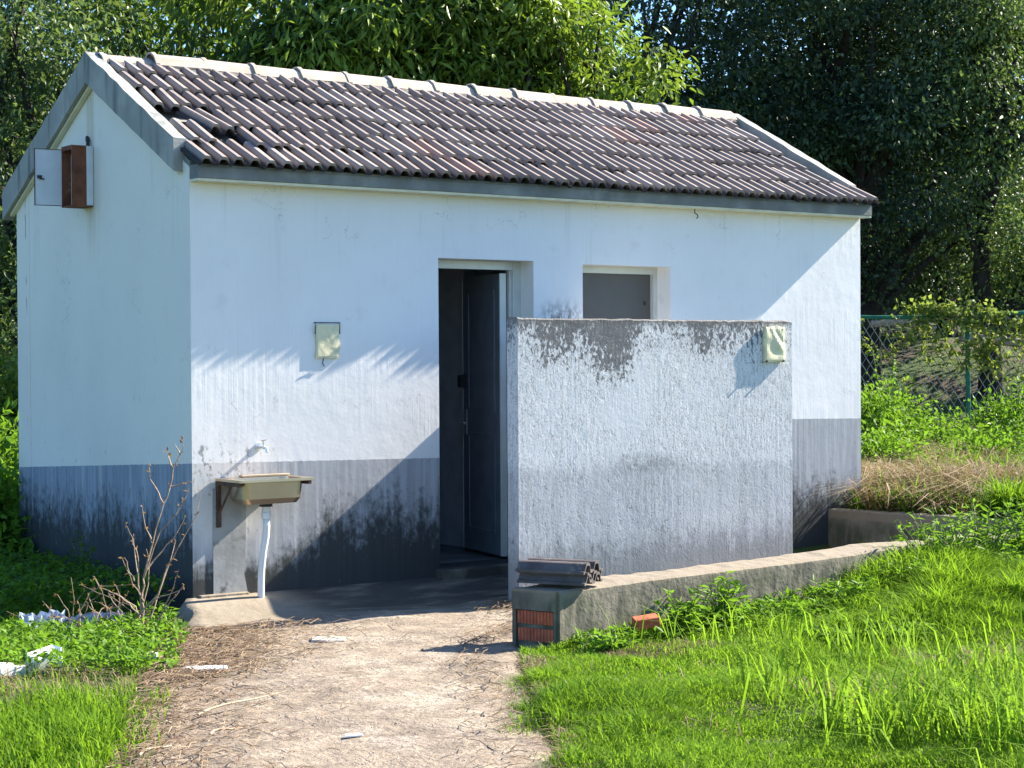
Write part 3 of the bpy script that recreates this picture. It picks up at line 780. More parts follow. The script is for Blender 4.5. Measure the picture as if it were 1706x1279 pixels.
for q in range(3): box(bm, (x0 + .05, y0 + .03 + q * .05, z0 + .01), (x0 + .06, y0 + .035 + q * .05, z1 - .05))
box(bm, (-.05, y0 + .02, z0 + .1), (-.01, y1 - .02, z1 - .06)); adopt(bm_obj('fittings', bm, 'whitemetal'), mb)
bm = bmesh.new(); box(bm, (-.178, 0, z0 + .015), (0, .006, z1 - .02)); dr = bm_obj('door', bm, 'whitemetal'); dr.location = (x0, y1 - .004, 0); dr.rotation_euler = (0, 0, math.radians(-8)); adopt(dr, mb)
bm = bmesh.new(); e = .004; zz0, zz1 = z0 + .015, z1 - .02
for a, b in (((-.183, -.004, zz0 - .004), (-.1785, .008, zz1 + .004)), ((-.178, -.004, zz1 + .0005), (0, .008, zz1 + .004)), ((-.178, -.004, zz0 - .004), (0, .008, zz0 - .0005))): box(bm, a, b)
df = bm_obj('rim', bm, 'oldrust', dr)
bm = bmesh.new(); box(bm, (-.165, -.016, 2.67), (-.135, -.0005, 2.69)); box(bm, (-.15, -.016, 2.662), (-.12, -.006, 2.6695)); bm_obj('latch', bm, 'dark', dr)
bm = bmesh.new(); tube(bm, [(-.02, 1.50, 2.885), (-.018, 1.505, 2.93), (-.012, 1.53, 2.95), (-.004, 1.55, 2.93)], .012, 6); adopt(bm_obj('cable', bm, 'dark'), mb)

# ------------------------------------------------------------------ low walls
lw1 = empty('low_wall', (3.1, -2.2, -.1)); tag(lw1, 'low mossy cement wall with exposed bricks at its left end, edging the yard', 'wall')
bm = bmesh.new(); ring = []; n = 70
for i in range(n + 1):
    x = .83 + (5.41 - .83) * i / n; yf = kerb_front_y(x); yb_ = kerb_back_y(x); zt = .215 + .012 * (x - .83) / 4.6 + random.gauss(0, .004)
    wv_ = .006 * math.sin(x * 2.3) + .004 * math.sin(x * 5.1 + 1); zt = .215 + .012 * (x - .83) / 4.6 + .004 * math.sin(x * 3.1 + 2) + random.gauss(0, .0012)
    j = lambda s=.0015: wv_ + random.gauss(0, s)
    sk = .10 * max(0, 1 - i / 3)
    ring.append([bm.verts.new((p[0] + sk * (yb_ - p[1]) / .285 - .3 * sk, p[1], p[2])) for p in ((x, yf, -.25), (x, yf + j(), .05), (x, yf + j(), zt - .012), (x, yf + .014 + j(.003), zt), (x, (yf + yb_) / 2, zt + j(.003)), (x, yb_ - .01, zt + j(.003)), (x, yb_, zt - .012), (x, yb_, -.25))])
for a, b in zip(ring, ring[1:]):
    for q in range(7): bm.faces.new((a[q], b[q], b[q + 1], a[q + 1]))
bm.faces.new(ring[0]); bm.faces.new(ring[-1][::-1]); adopt(bm_obj('body', bm, 'kerb', smooth=False), lw1)
y0, y1 = kerb_front_y(.83), kerb_back_y(.83)
EM = Matrix.Translation((.80, y1, 0)) @ Matrix.Rotation(math.atan2(.10, .285), 4, 'Z') @ Matrix.Translation((-.83, -y1, 0))
bm = bmesh.new(); box(bm, (.806, y0 + .004, .105), (.835, y1 - .004, .213), EM); box(bm, (.810, y1 - .026, -.2), (.835, y1 - .0045, .104), EM); box(bm, (.812, y0 + .0045, -.2), (.835, y0 + .016, .104), EM); adopt(bm_obj('end_render', bm, 'kerb'), lw1)
def brick_mesh(w=.235, h=.068, d=.03, ribs=11):
    bm = bmesh.new(); pr = [(0, 0)]
    for i in range(ribs):
        a = i / ribs * w; s = w / ribs
        pr += [(a + s * .08, 0.0), (a + s * .20, .005), (a + s * .72, .005), (a + s * .86, 0.0)]
    pr += [(w, 0)]
    A = [bm.verts.new((-q, p, 0)) for p, q in pr]; B = [bm.verts.new((-q, p, h)) for p, q in pr]; c = [bm.verts.new(v) for v in ((d, 0, 0), (d, w, 0), (d, 0, h), (d, w, h))]
    for i in range(len(pr) - 1): bm.faces.new((A[i], A[i + 1], B[i + 1], B[i]))
    bm.faces.new(A + [c[1], c[0]]); bm.faces.new(B + [c[3], c[2]]); bm.faces.new((A[0], B[0], c[2], c[0])); bm.faces.new((A[-1], B[-1], c[3], c[1]))
    bmesh.ops.recalc_face_normals(bm, faces=bm.faces); me = bpy.data.meshes.new('brick'); bm.to_mesh(me); bm.free(); me.materials.append(M['brick']); return me
BM = brick_mesh()
for z, yo in ((.030, .020), (-.062, .018)):
    o = bpy.data.objects.new('brick', BM); COL.objects.link(o); o.matrix_world = EM @ Matrix.Translation((.822, y0 + yo, z)); adopt(o, lw1)
lw2 = empty('low_wall', (5.46, -.9, 0)); tag(lw2, 'low plain cement wall running forward from the right corner of the building', 'wall')
bm = bmesh.new(); ring = []; n = 24
for i in range(n + 1):
    y = -.002 - 1.80 * i / n; zt = .262 + .028 * i / n + random.gauss(0, .003)
    ring.append([bm.verts.new(p) for p in ((5.405, y, -.2), (5.405, y, zt - .008), (5.413, y, zt), (5.518, y, zt + .003), (5.53, y, zt - .008), (5.53, y, -.2))])
for a, b in zip(ring, ring[1:]):
    for q in range(5): bm.faces.new((a[q], b[q], b[q + 1], a[q + 1]))
bm.faces.new(ring[0]); bm.faces.new(ring[-1][::-1]); adopt(bm_obj('body', bm, 'kerb'), lw2)

# ------------------------------------------------------------------ spare tiles stacked on the wall end
M['tile2'] = simple('shaded_tile', (.10, .085, .082), .85, .25, 8, .3, 50, c2=(.24, .21, .17), c2amt=(.55, .72), c2scale=9)  # same kind of tile as the roof, its shade put into a darker colour
STK = tile_mesh('spare_tile', w=.235, ln=.40, amp=.017, th=.015, seg=20)
STK.materials[0] = M['tile2']
lab = ['bottom roof tile of the stack on the brick-ended low wall', 'middle roof tile of the stack on the brick-ended low wall', 'topmost roof tile of the stack on the brick-ended low wall']
for i in range(3):
    o = bpy.data.objects.new('spare_tile', STK); COL.objects.link(o)
    a = math.radians(-150) + (-.03, .03, -.02)[i]; c = Vector((1.03, -2.34, .222 + .018 + i * .030))
    R_ = Matrix.Rotation(a, 4, 'Z') @ Matrix.Rotation((0, math.pi, 0)[i], 4, 'Y')
    off = R_ @ Vector((0, -.20, -.015 if i == 1 else 0))
    o.matrix_world = Matrix.Translation(c + off + Vector(((0, .012, -.006)[i], (0, .008, .004)[i], .016 if i == 1 else 0))) @ R_
    tag(o, lab[i], 'roof tile', 'spare roof tiles stacked on the low wall')


# ------------------------------------------------------------------ litter on the ground
def shard(name, c, pts, h, rz, mat, label, cat, tilt=(0, 0), group=None, jag=.0):
    bm = bmesh.new(); a = [bm.verts.new((x, y, 0)) for x, y in pts]; b = [bm.verts.new((x * .96, y * .96, h + random.uniform(-jag, jag))) for x, y in pts]
    bm.faces.new(a[::-1]); bm.faces.new(b); n = len(pts)
    for i in range(n): bm.faces.new((a[i], a[(i + 1) % n], b[(i + 1) % n], b[i]))
    bmesh.ops.bevel(bm, geom=list(bm.edges), offset=min(.003, h * .2), segments=1, affect='EDGES')
    o = bm_obj(name, bm, mat); o.location = c; o.rotation_euler = (tilt[0], tilt[1], rz); tag(o, label, cat, group); return o


p = onz(545, 1064, -.08); shard('tile_shard', (p[0], p[1], -.088), [(-.10, -.05), (-.02, -.08), (.09, -.055), (.11, .015), (.04, .07), (-.08, .055)], .014, -.3, 'shard', 'flat white slab fragment on the path in front of the shadow', 'slab', (.02, .03), 'white fragments on the path')
p = onz(340, 1122, -.08); shard('tile_shard', (p[0], p[1], -.062), [(-.12, -.02), (-.02, -.035), (.11, -.015), (.115, .03), (-.03, .035), (-.10, .02)], .014, -.55, 'foam', 'long narrow white shard among dead grass at the left of the path', 'shard', (.12, .0), 'white fragments on the path')
p = onz(588, 1223, -.08); shard('tile_shard', (p[0], p[1], -.088), [(-.04, -.02), (.04, -.015), (.035, .02), (-.03, .02)], .008, -.3, 'foam', 'tiny white chip lying near the camera on the path', 'shard', (0, 0), 'white fragments on the path')
foamp = [(-.085, -.06), (.05, -.075), (.09, -.02), (.085, .06), (-.03, .075), (-.09, .04)]
p = onz(75, 1112, -.07); shard('foam_block', (p[0], p[1], -.075), foamp, .085, .2, 'foam', 'thick white foam block standing in the grass left of the path', 'foam block', (.15, -.12), 'white foam blocks in the grass', .012)
p = onz(12, 1120, -.07); shard('foam_block', (p[0], p[1], -.075), [(-.16, -.06), (.12, -.07), (.15, .03), (.0, .06), (-.15, .05)], .045, .25, 'foam', 'flat white foam strip at the left edge of the grass', 'foam block', (.1, .12), 'white foam blocks in the grass', .008)
p = onz(255, 1103, -.07); shard('plastic_cup', (p[0], p[1], -.09), [(-.03, -.02), (.03, -.025), (.035, .02), (-.02, .03)], .07, .6, 'shard', 'crumpled pale scrap at the grass edge under the bare shrub', 'scrap', (.2, .1))
p = onz(1075, 1062, -.06); o = shard('brick_piece', (p[0], p[1], .0), [(-.075, -.045), (.07, -.05), (.08, .035), (-.06, .045)], .05, -.3, 'brick', 'broken red brick lying in the grass before the low wall', 'brick', (.1, -.1), None, .008)
def film(name, px, py, w, d, h, label, seed, rz):
    r = np.random.default_rng(seed); n, m = 16, 8; c = onz(px, py, -.06)
    bm = bmesh.new(); A = [[bm.verts.new(((i / (n - 1) - .5) * w, (j / (m - 1) - .5) * d + .02 * r.normal(), max(0, h * (1 - (2 * j / (m - 1) - 1) ** 2) * (.4 + .6 * r.random())))) for j in range(m)] for i in range(n)]
    for i in range(n - 1):
        for j in range(m - 1): bm.faces.new((A[i][j], A[i + 1][j], A[i + 1][j + 1], A[i][j + 1]))
    g_ = bmesh.ops.solidify(bm, geom=list(bm.faces), thickness=.003)
    o = bm_obj(name, bm, 'plastic'); o.location = (c[0], c[1], -.085); o.rotation_euler = (0, 0, rz); tag(o, label, 'plastic sheet', 'crumpled plastic lying on the ground')
film('plastic_sheet', 70, 1040, .26, .16, .11, 'crumpled pale plastic sheet in the shade at the far left of the dead brush', 5, .2)
film('plastic_sheet', 150, 1032, .42, .12, .07, 'long crumpled plastic sheet behind the dead brush by the gable wall', 6, .1)
film('plastic_sheet', 1205, 1036, .24, .10, .03, 'small whitish plastic scrap in weeds before the low wall', 7, .0)

# ------------------------------------------------------------------ plants: numpy leaf and blade builders
def unit(v): return v / np.maximum(np.linalg.norm(v, axis=-1, keepdims=True), 1e-9)


def leaves(P, A, ln, wd, fold=.35, up=None, r=rng):
    """one pointed, folded leaf per point: base P, axis A (unit)."""
    n = len(P); rv = r.normal(size=(n, 3))
    if up is not None: rv = rv * (1 - up) + np.array([0, 0, 1.0]) * up * 2
    S = unit(np.cross(A, rv)); N = np.cross(S, A)
    ln = np.broadcast_to(ln, (n,))[:, None]; wd = np.broadcast_to(wd, (n,))[:, None]
    mid = P + A * ln * .45 - N * wd * fold * .5
    l = mid + S * wd * .5 + N * wd * fold; q = mid - S * wd * .5 + N * wd * fold
    t = P + A * ln - N * ln * .12
    V = np.stack([P, l, t, q], 1).reshape(-1, 3)
    b = np.arange(n)[:, None] * 4
    Fc = np.concatenate([b + [0, 1, 2], b + [0, 2, 3]], 1).reshape(-1, 3)
    return V, Fc


def blades(P, hgt, wd, lean, r=rng, dirs=None):
    n = len(P); a = r.uniform(0, 2 * np.pi, n); d = np.stack([np.cos(a), np.sin(a), 0 * a], 1) if dirs is None else dirs
    s = np.stack([-d[:, 1], d[:, 0], 0 * a], 1); h = hgt[:, None]; w = wd[:, None]; le = lean[:, None]
    upv = np.array([0, 0, 1.0])
    m = P + upv * h * .6 + d * h * le * .35; t = P + upv * h * (1 - .28 * le) + d * h * le * 1.0
    tw = r.normal(0, .35, n)[:, None]
    s2 = unit(s + d * tw)
    V = np.stack([P - s * w * .5, P + s * w * .5, m + s2 * w * .42, m - s2 * w * .42, t], 1).reshape(-1, 3)
    b = np.arange(n)[:, None] * 5
    Fc = np.concatenate([b + [0, 1, 2], b + [0, 2, 3], b + [3, 2, 4]], 1).reshape(-1, 3)
    return V, Fc


def rand_dir(n, r=rng): return unit(r.normal(size=(n, 3)))


def frus(n, d0, d1, l0, l1, r=rng):
    """points over the ground in view-aligned strips: d along view, l lateral"""
    d = np.sqrt(r.uniform(d0 ** 2, d1 ** 2, n)); t = r.uniform(l0, l1, n)
    x = CAM[0] + FWD[0] * d + RIGHT[0] * t * d; y = CAM[1] + FWD[1] * d + RIGHT[1] * t * d
    return x, y


def clear(x, y):
    ok = ~((x > -.02) & (x < L + .02) & (y > -.02) & (y < D + .02))
    ok &= ~in_yard(x, y) & ~((x > .78) & (x < 5.5) & (y > kerb_front_y(x) - .005) & (y < 0)) & ~((x > 5.35) & (x < 5.56) & (y > -2.0) & (y < 0))
    ok &= ~((x > -.12 + .42 * y) & (x < 2.9) & (y > -.95) & (y < 0.02))
    return ok


def patchy(x, y, s, ph=0.0):
    q = np.random.default_rng(int(ph * 100) + 17); v = 0 * x
    for k in range(9):
        a = q.uniform(0, 6.283); f = s * 1.6 * 1.33 ** k; v = v + np.sin((x * math.cos(a) + y * math.sin(a)) * f + q.uniform(0, 6.283) + .8 * np.sin(x * f * .6 + k)) * (.85 ** k)
    return np.clip(.5 + v * .19, 0, 1)


def grass_from(name, x, y, h, wfac, mat, label, lean=(.2, .9), tint=None, zoff=-.01):
    z = height(x, y) + zoff
    V, Fc = blades(np.stack([x, y, z], 1), h, wfac, rng.uniform(*lean, len(x)))
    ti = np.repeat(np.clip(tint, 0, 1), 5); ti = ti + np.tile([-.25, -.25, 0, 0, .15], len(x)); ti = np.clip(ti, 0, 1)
    o = from_np(name, V, Fc, mat, tint=ti); tag(o, label, kind='stuff'); return o


# lawn right of the path
x, y = frus(600000, 5.2, 13.5, -.10, .31)
ps = path_side(x, y) + .10 * wob(x, y, 2.2) + .05 * rng.normal(size=len(x))
keep = (ps > .03) & clear(x, y) & (x > np.interp(y, PR[:, 1], PR[:, 0]) - .2) & (y < kerb_front_y(np.maximum(x, .8)) + (x > 5.5) * 1.2)
bare = (np.hypot((x - 1.25) / .42, (y + 2.95) / .22) < 1) & (rng.random(len(x)) < .85)
keep &= ~bare
x, y = x[keep], y[keep]; pt = patchy(x, y, 1.3)
near_wall = sst(.35 + .35 * sst(2.0, 4.0, x), .0, kerb_front_y(x) - y) * sst(1.3, 2.2, x)
h = (.020 + .085 * pt ** 1.8 + .15 * (.25 + pt) * sst(1.3, 4.2, x + .25 * (y + 3)) * sst(.1, .8, kerb_front_y(x) - y) + .21 * near_wall * (.25 + .75 * pt) * sst(2.2, 4.3, x) + .03 * sst(2.5, 5, x)) * rng.uniform(.5, 1.5, len(x))
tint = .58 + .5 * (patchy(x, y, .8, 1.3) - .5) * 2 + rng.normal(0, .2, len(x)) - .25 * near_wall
thin = (rng.random(len(x)) < .45 + 1.2 * patchy(x, y, 1.1, 6.0)); x, y, h, tint = x[thin], y[thin], h[thin], tint[thin]
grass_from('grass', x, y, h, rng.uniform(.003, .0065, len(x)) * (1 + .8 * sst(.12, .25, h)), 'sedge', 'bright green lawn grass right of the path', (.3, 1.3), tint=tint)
xd, yd = frus(60000, 5.2, 13.0, -.05, .31); kd = (path_side(xd, yd) > .1) & clear(xd, yd) & (xd > np.interp(yd, PR[:, 1], PR[:, 0])) & (yd < kerb_front_y(np.maximum(xd, .8))) & (rng.random(len(xd)) < np.clip((patchy(xd, yd, 1.4, 9.0) - .66) * 1.8, .015, .5)); xd, yd = xd[kd], yd[kd]
grass_from('dry_grass', xd, yd, rng.uniform(.03, .12, len(xd)), rng.uniform(.003, .006, len(xd)), 'drygrass', 'dry yellow stems mixed into the lawn right of the path', (.4, 1.8), rng.uniform(.3, 1.2, len(xd)))
xe, ye = frus(60000, 5.2, 9.5, -.06, .12); pe = path_side(xe, ye) + .06 * rng.normal(size=len(xe)); ke = (pe > -.08) & (pe < .22) & (xe > np.interp(ye, PL[:, 1], PL[:, 0]) + .6) & clear(xe, ye) & (ye < -2.5) & (rng.random(len(xe)) < .5); xe, ye = xe[ke], ye[ke]
grass_from('dry_grass', xe, ye, rng.uniform(.02, .09, len(xe)), rng.uniform(.003, .006, len(xe)), 'drygrass', 'yellowed dry grass fringing the right edge of the path', (.5, 1.8), rng.uniform(.2, 1, len(xe)))
# taller single blades and bolting stalks
x, y = frus(34000, 5.2, 12.0, .0, .31)
keep = clear(x, y) & (path_side(x, y) > .12) & (y < kerb_front_y(np.maximum(x, .8)))
x, y = x[keep], y[keep]; cl = patchy(x, y, .9, 4.0); k2 = rng.random(len(x)) < np.clip((cl - .46) * 3, .03, 1) * sst(11.0, 6.5, np.hypot(x - CAM[0], y - CAM[1])) * sst(-.3, .9, x - .22 * (y + 5.8)) * sst(.1, .9, kerb_front_y(x) - y + (x > 2.6)); x, y = x[k2], y[k2]
grass_from('tall_grass', x, y, rng.uniform(.14, .36, len(x)) * (1 + .35 * sst(8.5, 6.0, np.hypot(x - CAM[0], y - CAM[1]))), rng.uniform(.006, .012, len(x)), 'sedge', 'taller yellow-green blades standing in the lawn', (.3, 1.2), rng.uniform(.5, 1, len(x)))
# grass left of the path
x, y = frus(70000, 5.5, 12.5, -.36, -.06)
ps = path_side(x, y) + .10 * wob(x, y, 2.5) + .06 * rng.normal(size=len(x)); xl = np.interp(y, PL[:, 1], PL[:, 0])
keep = (ps > .02) & (x < xl + .1) & clear(x, y) & (y < 2.5); x, y = x[keep], y[keep]; pt = patchy(x, y, 1.4, 2)
k2 = rng.random(len(x)) < np.where(y > -2.4, .35, 1.0) * (.35 + pt); x, y, pt = x[k2], y[k2], pt[k2]
h = (.06 + .09 * pt) * rng.uniform(.5, 1.5, len(x)) * np.where(y > -1.9, .6, 1.0)
grass_from('grass', x, y, h, rng.uniform(.004, .009, len(x)), 'sedge', 'green grass patch left of the path', tint=.45 + rng.normal(0, .25, len(x)))
xd, yd = frus(26000, 5.5, 12.5, -.34, -.08); kd = (xd < np.interp(yd, PL[:, 1], PL[:, 0]) + .12) & clear(xd, yd) & (yd < -.2) & (rng.random(len(xd)) < np.clip((patchy(xd, yd, 1.5, 7.0) - .45) * 2.0, .04, .8)); xd, yd = xd[kd], yd[kd]
grass_from('dry_grass', xd, yd, rng.uniform(.03, .12, len(xd)), rng.uniform(.003, .006, len(xd)), 'drygrass', 'dry stems mixed into the grass left of the path', (.4, 1.8), rng.uniform(.2, 1.1, len(xd)))
# rough grass and dry straw on the rise at the right, up to the fence
x, y = frus(130000, 12.2, 24.5, .15, .31); keep = clear(x, y) & (x > 5.5); x, y = x[keep], y[keep]
d = (x - CAM[0]) * .5817 + (y - CAM[1]) * .8134; dryp = patchy(x, y, .8, .8) + .35 * sst(19, 14, d) + rng.normal(0, .15, len(x)); isdry = rng.random(len(x)) < np.clip((dryp - .42 + .10 * sst(17, 14, d)) * 1.4, .05, .75)
hh = (.05 + .26 * patchy(x, y, 1.2, 3) * sst(13.0, 14.5, d)) * rng.uniform(.4, 1.6, len(x))
m_ = ~isdry; grass_from('rough_grass', x[m_], y[m_], hh[m_], rng.uniform(.008, .016, m_.sum()), 'sedge', 'rough green grass between the building and the fence', (.3, 1.3), .35 + rng.normal(0, .25, m_.sum()))
m_ = isdry; grass_from('dry_grass', x[m_], y[m_], hh[m_] * 1.35, rng.uniform(.006, .012, m_.sum()), 'drygrass', 'dry straw-coloured grass beside the right corner of the building', (.7, 2.4), rng.random(m_.sum()))
# fallen straw on the path and at its edges
n = 4800; yv = np.where(rng.random(n) < .45, rng.uniform(-2.3, -.85, n), rng.uniform(-6.0, -.9, n)); xl = np.interp(yv, PL[:, 1], PL[:, 0]); xr = np.interp(yv, PR[:, 1], PR[:, 0])
t = np.where(rng.random(n) < .88, np.abs(rng.normal(0, .17, n)), 1 - np.abs(rng.normal(0, .07, n))); t = np.clip(t - .05, -.12, 1.05)
xv = xl + (xr - xl) * t; a = rng.normal(.35, .9, n); ln = rng.uniform(.03, .15, n); w = rng.uniform(.002, .005, n)
dv = np.stack([np.cos(a), np.sin(a), rng.normal(0, .12, n)], 1); sv = np.stack([-np.sin(a), np.cos(a), 0 * a], 1)
P0 = np.stack([xv, yv, -.072 + rng.uniform(0, .022, n)], 1); bend = sv * rng.normal(0, .12, n)[:, None]
a_ = P0 - dv * ln[:, None] / 2; b_ = P0 + (bend + [0, 0, .12]) * ln[:, None]; c_ = P0 + dv * ln[:, None] / 2
s_ = sv * w[:, None] / 2 + np.array([0, 0, .001])
V = np.stack([a_ - s_, a_ + s_, b_ + s_, b_ - s_, c_ + s_, c_ - s_], 1).reshape(-1, 3); b = np.arange(n)[:, None] * 6
Fq = np.concatenate([b + [0, 1, 2, 3], b + [3, 2, 4, 5]], 1).reshape(-1, 4)
tag(from_np('dead_grass', V, Fq, 'drygrass', tint=np.repeat(np.clip(rng.normal(.25, .4, n), 0, 1), 6)), 'loose brown straw littering the left edge of the path', kind='stuff')
n = 1500; ang = rng.uniform(0, 6.28, n); rr = np.sqrt(rng.random(n)); xv = 1.25 + .42 * rr * np.cos(ang); yv = -2.95 + .22 * rr * np.sin(ang)
grass_from('dead_grass', xv, yv, rng.uniform(.02, .07, n), rng.uniform(.003, .006, n), 'drygrass', 'brown dead patch in the lawn before the low wall', (.8, 1.8), rng.uniform(0, .5, n))


n = 900; yv = rng.uniform(-6.2, -1.0, n); xl = np.interp(yv, PL[:, 1], PL[:, 0]); xr = np.interp(yv, PR[:, 1], PR[:, 0]); xv = xl + (xr - xl) * rng.uniform(.0, 1, n)
sz = rng.uniform(.002, .0055, n) * (1 + (rng.random(n) < .05) * 1.2); oc_ = np.array([(1, 0, 0), (0, 1, 0), (-1, 0, 0), (0, -1, 0), (0, 0, .7), (0, 0, -.7)])
V = (np.stack([xv, yv, np.full(n, -.084)], 1)[:, None, :] + oc_[None] * sz[:, None, None] * rng.uniform(.6, 1.3, (n, 6, 1))).reshape(-1, 3); b = np.arange(n)[:, None] * 6
Fc = np.concatenate([b + q for q in ([0, 1, 4], [1, 2, 4], [2, 3, 4], [3, 0, 4], [1, 0, 5], [2, 1, 5], [3, 2, 5], [0, 3, 5])], 1).reshape(-1, 3)
tag(from_np('gravel', V, Fc, 'grit'), 'loose grit and pebbles on the dirt path', kind='stuff')


# low broad-leaved weeds: a carpet that nobody could count, and single plants on top of it
def plant_np(c, hgt, spread, nst, nl, ll, lw_, r, droop=.3):
    Ps, As, L_, W_ = [], [], [], []; stems = []
    for s in range(nst):
        a = r.uniform(0, 6.283); sp = spread * r.uniform(.2, 1); hh = hgt * r.uniform(.6, 1.1)
        tip = np.array([math.cos(a) * sp, math.sin(a) * sp, hh]); base = np.array([math.cos(a), math.sin(a), 0]) * spread * .12
        mid = (base + tip) * .5 + np.array([0, 0, hh * .15])
        stems.append([c + base, c + mid, c + tip])
        for k in range(nl):
            t = .15 + .85 * (k + r.random()) / nl
            p = (1 - t) ** 2 * base + 2 * t * (1 - t) * mid + t * t * tip
            b = r.uniform(0, 6.283); ax = np.array([math.cos(b), math.sin(b), r.uniform(-droop, .9)])
            Ps.append(c + p); As.append(ax); f = r.uniform(.6, 1.2) * (1.1 - .4 * t); L_.append(ll * f); W_.append(lw_ * f)
    return np.array(Ps), unit(np.array(As)), np.array(L_), np.array(W_), stems


def make_plant(name, c, hgt, spread, nst, nl, ll, lw_, mat, label, cat, group=None, seed=0, tint=(.3, .9), stem_r=.004):
    r = np.random.default_rng(seed); root = empty(name, tuple(c)); tag(root, label, cat, group)
    P, A, l, w, st = plant_np(np.zeros(3), hgt, spread, nst, nl, ll, lw_, r)
    V, Fc = leaves(P, A, l, w, .3, .45, r)
    from_np('foliage', V, Fc, mat, root, tint=np.repeat(r.uniform(tint[0], tint[1], len(P)), 4))
    bm = bmesh.new()
    for s in st: tube(bm, [tuple(q) for q in s], [stem_r, stem_r * .8, stem_r * .4], 4, False)
    bm_obj('stem', bm, 'weedstem', root)
    return root


M['weedstem'] = simple('green_stem', (.12, .16, .05), .7, .2)


def carpet(name, x, y, hmax, ll, lw_, mat, label, tint):
    n = len(x); z = height(x, y)
    P = np.stack([x, y, z + rng.uniform(0, 1, n) ** .7 * hmax], 1); A = unit(np.stack([rng.normal(size=n), rng.normal(size=n), rng.uniform(-.1, 1.0, n)], 1))
    V, Fc = leaves(P, A, ll * rng.uniform(.6, 1.3, n), lw_ * rng.uniform(.6, 1.3, n), .25, .5)
    tag(from_np(name, V, Fc, mat, tint=np.repeat(np.clip(tint + rng.normal(0, .22, n), 0, 1), 4)), label, kind='stuff')


x, y = frus(110000, 8.5, 14.0, -.02, .31); keep = clear(x, y) & (y < kerb_front_y(np.maximum(x, .8)) - .03) & (x > .95)
x, y = x[keep], y[keep]; dk = kerb_front_y(x) - y; k2 = rng.random(len(x)) < np.clip(1.15 - dk / (.22 + .45 * sst(1.8, 3.4, x) * patchy(x, y, 1.2, 2) + .12), 0, 1) * np.where(x < 1.9, .55, 1); x, y = x[k2], y[k2]; dk = dk[k2]
carpet('weeds', x, y, (.07 + (.16 + .16 * sst(2.6, 4, x)) * patchy(x, y, 1.8, 5) * sst(.9, 1.6, x)) * sst(.95, .15, dk), .055, .020, 'weed', 'low green weeds crowding the foot of the low wall', .55)
x, y = frus(20000, 9.0, 13.5, -.29, -.15); xl = np.interp(y, PL[:, 1], PL[:, 0]); keep = clear(x, y) & (x < xl + .05) & (y > -2.3) & (y < -.15) & (patchy(x, y, 1.6, 1) > .36); x, y = x[keep], y[keep]
carpet('weeds', x, y, .10, .045, .022, 'weed', 'low creeping weeds left of the path around the bare shrub', .7)
x, y = frus(14000, 11, 17.0, -.29, -.17); keep = clear(x, y) & (x < -.1) & (y > .0); x, y = x[keep], y[keep]
carpet('weeds', x, y, .22 , .06, .028, 'weed', 'shaded weeds along the foot of the gable wall', .25)

for k, (x, y, hh, sp, lab_) in enumerate([
        (1.72, -2.56, .26, .20, 'bushy weed with narrow leaves against the low wall, near the tile stack'),
        (2.02, -2.52, .30, .16, 'upright pale-stalked weed against the low wall, beside the tile stack weed'),
        (3.05, -2.50, .22, .24, 'low spreading weed at the middle of the low wall'),
        (4.12, -2.28, .50, .30, 'tall leafy weed hiding the right part of the low wall'),
        (4.60, -2.22, .52, .34, 'tallest green weed rising above the low wall at the right'),
        (5.10, -2.20, .46, .36, 'leafy weed at the far right end of the low wall'),
        (.98, -2.80, .12, .15, 'small clump of weeds at the brick end of the low wall'),
        (3.55, -2.50, .30, .22, 'mid-height weed on the low wall between the spreading weed and the tall leafy weed'),
        (2.62, -3.30, .10, .26, 'dark green low weed patch in the lawn in front of the low wall'),
        (2.25, -3.12, .09, .22, 'smaller dark weed patch in the lawn nearer the tile stack'),
        (5.2, -2.75, .5, .32, 'tall bright weed at the right edge of the lawn')]):
    z = float(height(x, y)); make_plant('weed', (x, y, z - .01), hh, sp, 13 if k not in (3, 4, 5, 7, 8, 9, 10, 11) else 34, 13, .10 if k < 6 else .06, .026, 'weed', lab_, 'weed', 'weeds along the low wall', 40 + k, (.45, 1.0))
make_plant('weed', (.06 - .22, 1.25, -.09), .42, .14, 6, 14, .07, .03, 'weed', 'dark leafy weed in the shade against the gable wall', 'weed', None, 71, (.0, .3))

# ------------------------------------------------------------------ bare shrub and dead brush by the left corner
def zc(zx, zy): return zx / 3.552, 720 + zy / 3.552


def stems(name, label, cat, depth, lists, r0, seed, leafy):
    r = np.random.default_rng(seed); b0 = at(*zc(*lists[0][0]), depth); root = empty(name, tuple(b0)); tag(root, label, cat)
    tips = []
    bm = bmesh.new()
    for q, ls in enumerate(lists):
        dz = r.normal(0, .10) if q else 0
        pts = []
        for i, (zx, zy) in enumerate(ls):
            dd = depth + dz * i / max(1, len(ls) - 1) + r.normal(0, .01)
            p = at(*zc(zx, zy), dd); pts.append(Vector(p))
        fine = []
        for a, b in zip(pts, pts[1:]):
            for k in range(3): fine.append(a.lerp(b, k / 3) + Vector(r.normal(0, .003, 3)))
        fine.append(pts[-1]); rr = r0 * (1 if q in (0, 8) else .75)
        rad = [max(.0016, rr * (1 - .75 * i / (len(fine) - 1))) for i in range(len(fine))]
        tube(bm, fine, rad, 5); tips += [np.array(f) for f in fine[len(fine) // 2:]]
    adopt(bm_obj('stem', bm, 'stem'), root)
    if leafy:
        T = np.array(tips); k = r.choice(len(T), leafy); V, Fc = leaves(T[k], rand_dir(leafy, r), r.uniform(.018, .035, leafy), r.uniform(.008, .016, leafy), .5, None, r)
        adopt(from_np('withered_leaves', V, Fc, 'withered', tint=np.repeat(r.random(leafy), 4)), root)


